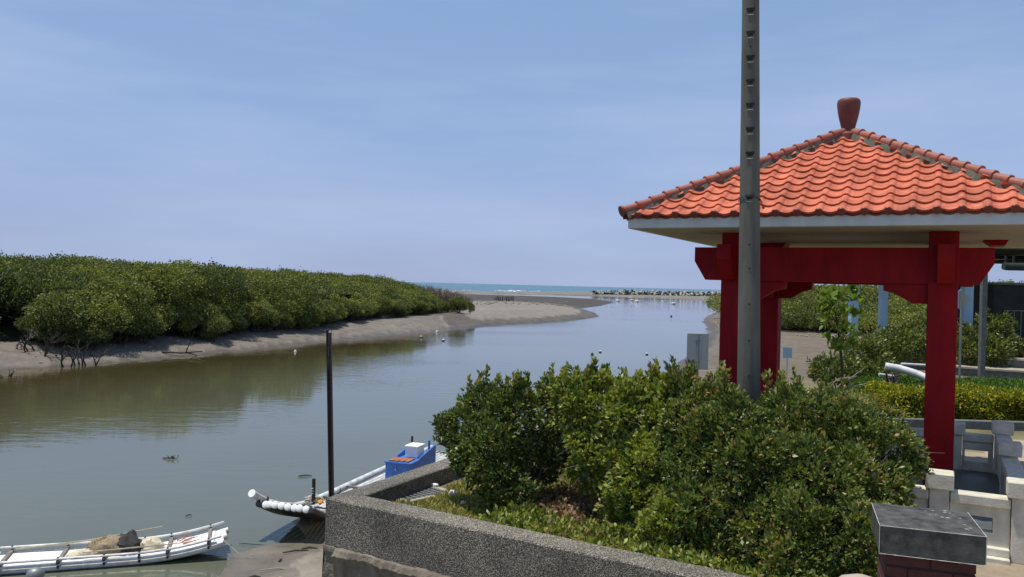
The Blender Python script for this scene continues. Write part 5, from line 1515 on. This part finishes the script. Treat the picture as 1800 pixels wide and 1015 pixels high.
m = MB(); a = D(1538, 688, 18); m.hexa([a, a + Vector((.35, .1, .05)), a + Vector((.3, .4, .05)), a + Vector((-.05, .3, 0)), a + ZZ * .03, a + Vector((.35, .1, .08)), a + Vector((.3, .4, .08)), a + Vector((-.05, .3, .03))])
tag(obj('board', m, M['wood_rust']), 'small reddish board at the left of the junk under the white pipe', 'board')
# dead sticks at the foot of the clipped shrub
m = MB()
for k in range(14):
    a = D(rs.uniform(1462, 1500), rs.uniform(664, 680), 17.8); m.tube([a, a + Vector((rs.uniform(-.1, .45), rs.uniform(-.1, .1), rs.uniform(.02, .3)))], [.014, .005], n=5)
tag(obj('brushwood', m, M['bark_pale']), 'pale dead brushwood at the foot of the clipped shrub', 'brushwood')

# ------------------------------------------------------------------ curved stone steps
def arc_step(c, R0, R1, a0, a1, z0, z1, name, label):
    t = thing(name, label, 'steps', (c.x, c.y, z0), 'curved stone steps right of the pavilion'); n = 40
    face = MB(); top = MB()
    for i in range(n):
        f0, f1 = a0 + (a1 - a0) * i / n, a0 + (a1 - a0) * (i + 1) / n
        def q(a, r, z): return Vector((c.x + r * math.cos(a), c.y + r * math.sin(a), z))
        face.hexa([q(f0, R0, z0), q(f0, R1, z0), q(f1, R1, z0), q(f1, R0, z0), q(f0, R0, z1 - .06), q(f0, R1, z1 - .06), q(f1, R1, z1 - .06), q(f1, R0, z1 - .06)])
        top.hexa([q(f0, R0 + .04, z1 - .058), q(f0, R1, z1 - .058), q(f1, R1, z1 - .058), q(f1, R0 + .04, z1 - .058), q(f0, R0 + .04, z1), q(f0, R1, z1), q(f1, R1, z1), q(f1, R0 + .04, z1)])
    obj('riser', face, M['stone_dark'], t); obj('tread', top, M['stone_top'], t)
ccc = Vector((X_at(1790, 36, 2.4), 36, 0))
arc_step(ccc, 11.9, 10.95, rad(226), rad(330), 2.38, 2.70, 'stone_step', 'lower curved stone step in front, right of the red column')
arc_step(ccc, 10.9, 9.5, rad(214), rad(340), 2.38, 3.0, 'stone_step', 'upper curved stone step with tan top behind the lower one')

# ------------------------------------------------------------------ shelter with pale blue columns
def shelter():
    Y0 = 29.0; z1 = 6.86; z0 = 6.69
    x0 = X_at(1487, Y0, 6.6); c0 = Vector((x0, Y0, 2.4))
    t = thing('shelter', 'flat grey concrete roof on pale blue columns behind the pavilion', 'shelter', c0)
    m = MB(); m.hexa([Vector((x, y, z)) for z in (z0, z1) for x, y in ((x0 - .3, Y0 - .6), (x0 + 16, Y0 - .6), (x0 + 16, Y0 + 11), (x0 - .3, Y0 + 11))])
    obj('roof_slab', m, M['slab'], t)
    m = MB()
    for y in (Y0 + .4, Y0 + 5, Y0 + 10):
        m.box((x0 + 7.8, y, z0 - .07), (15.6, .25, .138))
    for x in (x0 + .3, x0 + 3.6, x0 + 7, x0 + 11):
        m.box((x, Y0 + 5.2, z0 - .06), (.25, 9.0, .118))
    obj('roof_beams', m, M['shed'], t)
    for px, wpx, Y in ((1501, 18, 29.3), (1553, 17, 30.4), (1700, 21, 29.5)):
        x = X_at(px, Y, 4.9); w_ = wpx / FPX * Y * .74
        m = MB(); m.box((x, Y, 4.52), (w_, w_, 4.3), None, .02); obj('column', m, M['paleblue'], t)
    # pipe slung below the roof at the right
    m = MB(); m.tube([D(1764, 468, 22), D(1772, 469, 22), D(1830, 470, 22)], [.10, .105, .105], n=14); po = obj('roof_pipe', m, M['shed'], t, smooth=True)
    m = MB()
    for px in (1768, 1782, 1820): m.box(D(px, 460, 22), (.05, .05, .3))
    obj('pipe_hanger', m, M['shed'], po)
shelter()
m = MB(); c = Vector((X_at(1729, 24.5, 4.9), 24.5, 0)); m.box((c.x, c.y, 4.1), (.15, .15, 3.6), None, .01)
tag(obj('dark_post', m, M['stone_dark']), 'slim dark post left of the dark netted shed', 'post')
def shed():
    Y = 30.0; a = D(1747, 500, Y); x0 = a.x; zt = a.z
    t = thing('shed', 'dark green netted shed at the right edge under the grey roof', 'shed', (x0, Y, 2.4))
    m = MB(); m.hexa([Vector((x, y, z)) for z in (2.4, zt) for x, y in ((x0, Y), (x0 + 6, Y), (x0 + 6, Y + 4), (x0, Y + 4))]); obj('body', m, M['shed'], t)
    m = MB()
    for k in range(9):
        m.tube([Vector((x0 + .5 + k * .25, Y - .03, 3.2)), Vector((x0 + .5 + k * .25, Y - .03, 4.5))], .015, n=5)
    m.tube([Vector((x0 + .4, Y - .03, 4.5)), Vector((x0 + 2.7, Y - .03, 4.5))], .02, n=5)
    obj('bars', m, M['galv'], t)
    m = MB(); m.box((x0 + 3, Y + 2, zt + .03), (6.2, 4.2, .08)); obj('roof', m, M['stone_dark'], t)
shed()
def diamond_sign():
    Y = 25.0; c = D(1689, 527, Y); h = 19 / FPX * Y
    t = thing('road_sign', 'blank grey diamond sign back half hidden by the right red column', 'sign', (c.x, c.y, 2.4))
    m = MB(); m.prism([c + Vector((0, 0, -h)), c + Vector((h, 0, 0)), c + Vector((0, 0, h)), c + Vector((-h, 0, 0))], Vector((0, .02, 0))); obj('panel', m, M['signback'], t)
    m = MB(); m.tube([Vector((c.x, Y - .04, 2.3)), Vector((c.x, Y - .04, c.z + h * .8))], .035, n=8); obj('post', m, M['galv'], t)
diamond_sign()
def sign_back():
    Y = 21.0; a = D(1208, 586, Y); b_ = D(1246, 588, Y); zb = D(1227, 650, Y).z
    x = (a.x + b_.x) / 2; hw = (b_.x - a.x) / 2; zt = a.z
    gr = gz(x, Y)
    t = thing('road_sign', 'pale grey back of a rectangular sign on a thin post at the river edge', 'sign', (x, Y, gr))
    m = MB(); m.box((x, Y, (zt + zb) / 2), (hw * 2, .02, zt - zb), None, .004); obj('panel', m, M['signback'], t)
    m = MB(); m.tube([Vector((x, Y - .035, gr - .1)), Vector((x, Y - .035, zt - .02))], .028, n=10)
    for z in (zt - .18, zb + .2): m.box((x, Y - .03, z), (.11, .04, .03))
    obj('post', m, M['galv'], t, smooth=True)
sign_back()
m = MB(); c = D(1384, 620, 30); m.box(c, (.34, .03, .40), None, .004); m.box(c - ZZ * .5, (.04, .04, .9))
tag(obj('board_sign', m, M['paleblue']), 'small pale blue board on the mudflat beside the rear left column', 'sign')

# ------------------------------------------------------------------ mangroves
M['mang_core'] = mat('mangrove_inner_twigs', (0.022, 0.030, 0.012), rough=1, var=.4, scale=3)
def in_poly(poly, x, y): return float(sdf(poly, np.array([x]), np.array([y]))[0])

def canopy(name, label, crowns, seed, dens, leaf, trees=False, parent=None, lowcut=None):
    """one mass of crowns; rows x y ztop rad zdown"""
    rng = np.random.default_rng(seed); Cs = []; Ns = []; Bs = []
    for (x, y, zt, r, h) in crowns:
        n = int(dens * r * (r * 2 + h))
        d = rand_dir(n, rng); d[:, 2] = np.abs(d[:, 2]) * np.where(rng.uniform(size=n) < .75, 1, -.6)
        ld = rand_dir(16, rng); ld[:, 2] = np.abs(ld[:, 2])
        f = 1 + .40 * (np.max(d @ ld.T, 1) ** 14 - .45)
        rad_ = f * (1 - np.abs(rng.normal(size=n)) * .08)
        p = np.array([x, y, zt - h * .5]) + d * np.array([r, r, h * .5]) * rad_[:, None]
        Cs.append(p); Ns.append(unit(d * [1, 1, .8])); 
        b0 = rng.uniform(.12, .80)
        Bs.append(np.clip(b0 + rng.normal(size=n) * .08 + .08 * d[:, 2], 0, 1))
    C = np.concatenate(Cs); N = np.concatenate(Ns); B = np.concatenate(Bs)
    V, Q, R = leaves(C, N, 3, leaf, leaf * .62, rng, spread=1.5, up=.15, base_rnd=B, jitter=leaf * .6)
    o = obj_np(name, V, Q, G_mang, parent, attrs={'rnd': R})
    if label: tag(o, label, 'mangrove thicket', kind='stuff')
    return o

# the far (left) wood: profile rises behind its edge, the height falls towards the sea
edge = [P(x, y, 1.0) for x, y in ((-230, 612), (-100, 610), (0, 604), (80, 608), (180, 607), (250, 600), (330, 592), (400, 590), (470, 583), (540, 578), (600, 571), (680, 562), (760, 555), (820, 548))]
segs = [(edge[i], edge[i + 1]) for i in range(len(edge) - 1)]
tot = [0]
for a, b_ in segs: tot.append(tot[-1] + (b_ - a).length)
def along(s):
    for i, (a, b_) in enumerate(segs):
        if s <= tot[i + 1] or i == len(segs) - 1:
            f = (s - tot[i]) / (tot[i + 1] - tot[i]); p = a.lerp(b_, f); d = (b_ - a).normalized(); return p, Vector((-d.y, d.x, 0)), f
rs = random.Random(77)
def top_z(px):      # silhouette height above the eye, by direction
    return float(np.interp(px, [-200, 0, 100, 200, 320, 450, 600, 700, 740, 790, 830], [5.95, 5.90, 5.95, 5.85, 5.7, 5.62, 5.50, 5.35, 4.95, 3.9, 3.2]))
crowns = []
rows_ = [(2.6, 2.2, 1.0), (3.9, 2.9, 1.15), (5.3, 3.5, 1.3), (6.9, 4.0, 1.45), (8.7, 4.4, 1.6), (10.5, 4.7, 1.8), (12.5, 4.85, 2.0), (15.5, 5.0, 2.3), (20, 5.1, 2.7), (26, 5.15, 2.9), (33, 5.15, 3.2)]
nx = 0
for off_, hh, rr_ in rows_:
    s = 0.0
    while s < tot[-1]:
        p, nrm, _ = along(s); q = p + nrm * (off_ + rs.uniform(-.9, .9)) + Vector((rs.uniform(-.6, .6), 0, 0))
        px = 900 + q.x / q.y * FPX
        tz = top_z(px)
        frac = hh / 5.15
        zt = .9 + (tz - .9) * frac * (1 + rs.uniform(-.06, .06)) if off_ < 12 else tz * (1 + rs.uniform(-.035, .02))
        if q.y > 8 and not (px > 812 and off_ > 8):
            crowns.append((q.x, q.y, zt, rr_ * rs.uniform(.75, 1.2) * (.75 if px > 740 else 1), min(zt - .6, rr_ * rs.uniform(1.4, 2.0))))
        s += rr_ * rs.uniform(.75, 1.1)
canopy('mangrove_thicket', 'dense green mangrove thicket rising behind the muddy far bank', crowns, 80, 78, .19)
# dark inside of the wood so that it has depth
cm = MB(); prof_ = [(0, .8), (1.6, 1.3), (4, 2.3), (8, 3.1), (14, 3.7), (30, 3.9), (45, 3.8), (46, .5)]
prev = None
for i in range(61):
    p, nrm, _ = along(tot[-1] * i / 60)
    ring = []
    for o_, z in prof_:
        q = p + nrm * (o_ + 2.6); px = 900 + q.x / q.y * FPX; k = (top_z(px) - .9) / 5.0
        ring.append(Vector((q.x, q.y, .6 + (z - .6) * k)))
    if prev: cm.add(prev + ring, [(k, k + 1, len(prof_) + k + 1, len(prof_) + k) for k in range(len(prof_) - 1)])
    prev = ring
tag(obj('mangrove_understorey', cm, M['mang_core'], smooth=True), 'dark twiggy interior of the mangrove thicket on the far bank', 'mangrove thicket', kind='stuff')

# front row trees: individuals
def mangrove_proto(seed, group, label):
    rg = random.Random(seed); t = thing('mangrove_tree', label, 'tree', (0, 0, 0), group)
    cr_ = [(0, 0, 2.9, 1.25, 1.8), (.9, .2, 2.3, .95, 1.5), (-.85, .1, 2.4, .95, 1.6), (.3, -.7, 1.9, .85, 1.4), (-.5, -.75, 1.7, .75, 1.2), (.1, .7, 3.0, 1.0, 1.6)]
    cr_ = [(x + rg.uniform(-.25, .25), y + rg.uniform(-.2, .2), z + rg.uniform(-.3, .3), r * rg.uniform(.85, 1.15), h) for x, y, z, r, h in cr_]
    canopy('crown', None, cr_, seed, 150, .15, parent=t)
    m = MB()
    for k in range(7):
        a = k * .9 + rg.uniform(-.3, .3); x, y = math.cos(a), math.sin(a)
        c = cr_[k % len(cr_)]
        m.tube([Vector((x * .15, y * .15, -.2)), Vector((x * .35 + rg.uniform(-.1, .1), y * .3, .5)), Vector((c[0] * .6, c[1] * .6, 1.1)), Vector((c[0], c[1], c[2] - .6))], [.06, .045, .035, .015], n=6)
    for k in range(6):
        a = rg.uniform(0, 6.28); m.tube([Vector((.1 * math.cos(a), .1 * math.sin(a), .5)), Vector((.6 * math.cos(a), .6 * math.sin(a), .45 + rg.uniform(-.1, .3))), Vector((1.1 * math.cos(a), 1.0 * math.sin(a), rg.uniform(.0, .9)))], [.03, .02, .008], n=5)
    obj('trunk', m, M['bark'], t, smooth=True)
    return t
GRP = 'mangroves along the edge of the far bank'; LBL = 'mangrove in the front row along the edge of the far mud bank'
protos = [mangrove_proto(90 + k, GRP, LBL) for k in range(4)]
s = .5; i = 0
while s < tot[-1] - .5:
    p, nrm, _ = along(s); q = p + nrm * rs.uniform(1.3, 2.4)
    px = 900 + q.x / q.y * FPX
    if q.y > 8 and px > -160:
        k = min(1.0, max(.55, (top_z(px) - .9) / 4.9)) * rs.uniform(.6, .88)
        z = gz(q.x, q.y)
        o = protos[i] if i < 4 else copy_tree(protos[rs.randint(0, 3)], (0, 0, 0))
        o.location = (q.x, q.y, z - .05); o.rotation_euler = (0, 0, rs.uniform(0, 6.28)); o.scale = (k, k, k * rs.uniform(.8, 1.0)); i += 1
    s += rs.uniform(1.3, 2.1)
# the last small tree, standing clear of the wood on the sand
q = P(826, 549, 1.0); o = copy_tree(protos[1], (q.x, q.y, gz(q.x, q.y)), 1.0, .5, 'last small dark mangrove standing at the seaward tip of the far wood')
q = P(806, 551, 1.0); o = copy_tree(protos[2], (q.x, q.y, gz(q.x, q.y)), 2.0, .72, 'second mangrove from the seaward tip of the far wood')

# bare grey scrub behind the tip of the wood
sb = MB(); rg = random.Random(5)
for k in range(330):
    px = rg.uniform(738, 824); Y = rg.uniform(150, 175); zt = float(np.interp(px, [735, 760, 800, 824], [4.6, 4.2, 3.0, 1.5]))
    b0 = Vector(((px - 900) / FPX * Y, Y, .9)); e = b0 + Vector((rg.uniform(-1.6, 1.6), rg.uniform(-1, 1), (zt - .9) * rg.uniform(.6, 1.05)))
    sb.tube([b0, b0.lerp(e, .5) + Vector((rg.uniform(-.4, .4), 0, 0)), e], [.07, .05, .02], n=4)
    for j in range(4):
        s_ = b0.lerp(e, rg.uniform(.4, .9)); sb.tube([s_, s_ + Vector((rg.uniform(-1, 1), rg.uniform(-1, 1), rg.uniform(.2, .9)))], [.05, .02], n=4)
tag(obj('bare_scrub', sb, M['twigwood']), 'grey leafless scrub behind the seaward tip of the mangrove wood', 'scrub', kind='stuff')

# right-hand wood beyond the mudflat
crowns = []; rs = random.Random(33)
for Y0, hh in ((93, 2.7), (96, 3.6), (100, 4.5), (105, 5.1), (112, 5.5), (120, 5.6)):
    px = 1372
    while px < 1860:
        Y = Y0 + rs.uniform(-1.2, 1.2) - (px - 1400) * .035
        x = X_at(px, Y, 4)
        tz = float(np.interp(px, [1372, 1395, 1430, 1640, 1750, 1900], [3.6, 5.0, 5.65, 5.8, 6.4, 6.2]))
        zt = min(hh, tz) * rs.uniform(.95, 1.04) if Y0 < 105 else tz * rs.uniform(.97, 1.02)
        crowns.append((x, Y, zt, rs.uniform(1.6, 2.6), min(zt - .5, rs.uniform(2.6, 4)))); px += rs.uniform(20, 32)
# low growth reaching in from the river side
for px in (1330, 1345, 1275, 1290, 1262):
    Y = {1275: 128, 1290: 120, 1262: 135}.get(px, 100); crowns.append((X_at(px, Y, 2), Y, rs.uniform(3.0, 4.0) if px > 1300 else 3.6 + rs.uniform(-.6, .3), 2.0, 2.6))
canopy('mangrove_thicket', 'green mangrove thicket beyond the mudflat under the pavilion beam', crowns, 81, 42, .26)
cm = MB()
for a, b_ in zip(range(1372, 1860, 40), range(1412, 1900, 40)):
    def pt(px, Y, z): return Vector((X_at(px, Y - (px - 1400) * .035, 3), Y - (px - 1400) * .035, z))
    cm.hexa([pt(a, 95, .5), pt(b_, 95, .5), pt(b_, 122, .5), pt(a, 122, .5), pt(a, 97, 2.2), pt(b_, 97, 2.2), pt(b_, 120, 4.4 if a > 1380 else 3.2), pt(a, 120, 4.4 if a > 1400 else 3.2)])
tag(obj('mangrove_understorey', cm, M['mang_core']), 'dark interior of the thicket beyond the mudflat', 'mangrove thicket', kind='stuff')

# ------------------------------------------------------------------ dead wood on the banks
def dead_branch(px, py, h, seed, label, spread=.6, n=7, mt='wood_dark', flat=False):
    p = P(px, py, .7); p.z = gz(p.x, p.y); rg = random.Random(seed)
    t = MB()
    def grow(a, d, l_, r_, depth):
        b_ = a + d * l_; mid = a.lerp(b_, .5) + Vector((rg.uniform(-1, 1), rg.uniform(-1, 1), rg.uniform(-.5, .5))) * l_ * .12
        t.tube([a, mid, b_], [r_, r_ * .8, r_ * .55], n=5)
        if depth > 0:
            for k in range(rg.randint(2, 3)):
                nd = (d + Vector((rg.uniform(-1, 1), rg.uniform(-1, 1), rg.uniform(-.5, .7))) * .8).normalized()
                grow(mid.lerp(b_, rg.uniform(0, 1)), nd, l_ * rg.uniform(.5, .8), r_ * .55, depth - 1)
    if flat:
        grow(p + ZZ * .08, Vector((1, .15, .03)).normalized(), h, .07, 1)
    else:
        for k in range(n // 3 + 1):
            grow(p + Vector((rg.uniform(-.3, .3), rg.uniform(-.2, .2), -.1)), Vector((rg.uniform(-spread, spread), rg.uniform(-.3, .3), 1)).normalized(), h * rg.uniform(.4, .7), .05, 3)
    tag(obj('dead_branch', t, M[mt]), label, 'dead wood', 'dead wood on the far mud bank')
for args in ((82, 618, 1.5, 1, 'upright dead forked branch on the far mud, third clump from the left edge'), (50, 616, 1.3, 2, 'leaning dead branch on the far mud near the left edge'),
             (118, 622, 1.2, 3, 'low dead twiggy clump on the far mud left of the dense root cluster'), (140, 620, 1.3, 4, 'left half of the dense dark root cluster at the thicket edge'),
             (162, 620, 1.4, 5, 'right half of the dense dark root cluster at the thicket edge'), (20, 640, .9, 6, 'small dead twigs at the far waterline by the left edge')):
    dead_branch(*args)
dead_branch(65, 634, 1.3, 7, 'pale fallen log lying on the far mud below the dead clumps', flat=True, mt='bark_pale')
dead_branch(285, 607, 2.4, 8, 'long dark fallen trunk lying at the thicket edge', flat=True)
dead_branch(320, 611, 1.0, 9, 'short dark fallen branch right of the long trunk', flat=True)
dead_branch(838, 533, 5.0, 10, 'large pale driftwood lying on the sandbar behind the last mangrove', flat=True, mt='bark_pale')
dead_branch(30, 615, 1.0, 12, 'pale bare branch reaching down at the thicket edge near the left border', mt='bark_pale')
# scattered litter specks on banks and sandbar: too many to count
m = MB(); rg = random.Random(15)
for k in range(240):
    if k < 110: px, py, r_ = rg.uniform(835, 1000), rg.uniform(529, 537), rg.uniform(.1, .35)
    elif k < 180: px = rg.uniform(0, 500); py = float(np.interp(px, [0, 500], [632, 596])) + rg.uniform(-14, 4); r_ = rg.uniform(.03, .09)
    else: px, py, r_ = rg.uniform(1395, 1470), rg.uniform(572, 590), rg.uniform(.05, .2)
    p = P(px, py, .9 if k < 110 else .7); p.z = gz(p.x, p.y) + r_ * .3
    m.box(p, (r_ * 2, r_, r_ * .8), Matrix.Rotation(rg.uniform(0, 3), 3, 'Z'), r_ * .2)
tag(obj('flotsam', m, M['bark_pale']), 'pale specks of washed up litter strewn over the sand and mud', 'flotsam', kind='stuff')
# row of small stakes on the dark spit
for k in range(14):
    p = P(870 + k * 2.2 * (1 + .1 * (k % 3)), 531, .55); m = MB(); p.z = gz(p.x, p.y); m.tube([p - ZZ * .2, p + Vector((.1 * (k % 2), 0, 1.1 + .2 * (k % 3)))], [.14, .10], n=5)
    tag(obj('stake', m, M['wood_dark']), 'short dark stake in the row standing behind the sandbar', 'stake', 'row of stakes behind the sandbar')

# reeds and drift on the right shore under the sign
dead_branch(1262, 592, 3.0, 20, 'pale dead branches on the far right shore, left of the left red column', mt='bark_pale', n=5)
# ------------------------------------------------------------------ tetrapods
def tetrapod_mesh():
    m = MB(); dirs = [Vector((0, 0, 1)), Vector((.943, 0, -.333)), Vector((-.471, .816, -.333)), Vector((-.471, -.816, -.333))]
    for d in dirs:
        m.tube([Vector((0, 0, 0)), d * .35, d * 1.1, d * 1.18], [.42, .42, .27, .2], n=10)
    return m
tp = tetrapod_mesh()
proto = obj('tetrapod', tp, M['tetra'], origin=(0, 0, 0), smooth=True)
tag(proto, 'pale concrete tetrapod in the long breakwater heap on the far beach', 'tetrapod', 'tetrapods of the far breakwater')
dark_proto = obj('tetrapod', tetrapod_mesh(), M['tetra_dark'], origin=(0, 0, 0), smooth=True)  # dark copy, coloured to stand in for shaded gaps between the units
tag(dark_proto, 'black tetrapod, algae and gap shade in its colour, in the long breakwater heap on the far beach', 'tetrapod', 'tetrapods of the far breakwater')
_dp = P(1100, 519, 0); dark_proto.location = (_dp.x * 462 / _dp.y, 462, 1.3); dark_proto.scale = (1.5, 1.5, 1.5)
rg = random.Random(99); first = True
px = 1041.0; cnt = 0
while px < 1300:
    for row in range(3):
        Y = float(np.interp(px, [1041, 1300], [455, 520])) + row * 2.6 + rg.uniform(-.8, .8)
        p = P(px + rg.uniform(-.9, .9), 520, 0); k_ = Y / p.y; x = p.x * k_
        small = .75 if px < 1085 else 1.0
        z = .8 + (1.1 if row == 1 else (.3 if row == 0 else .7)) * small * rg.uniform(.8, 1.3)
        if row == 1 and rg.random() < .3: continue
        o = proto if first else (dark_proto.copy() if (rg.random() < .45) else proto.copy())
        if not first: col.objects.link(o)
        first = False
        o.location = (x, Y, z); o.rotation_euler = (rg.uniform(0, 6.28), rg.uniform(0, 6.28), rg.uniform(0, 6.28)); s_ = 1.7 * small * rg.uniform(.9, 1.1)
        o.scale = (s_, s_, s_); cnt += 1
    px += 3.3
print('tetrapods', cnt)
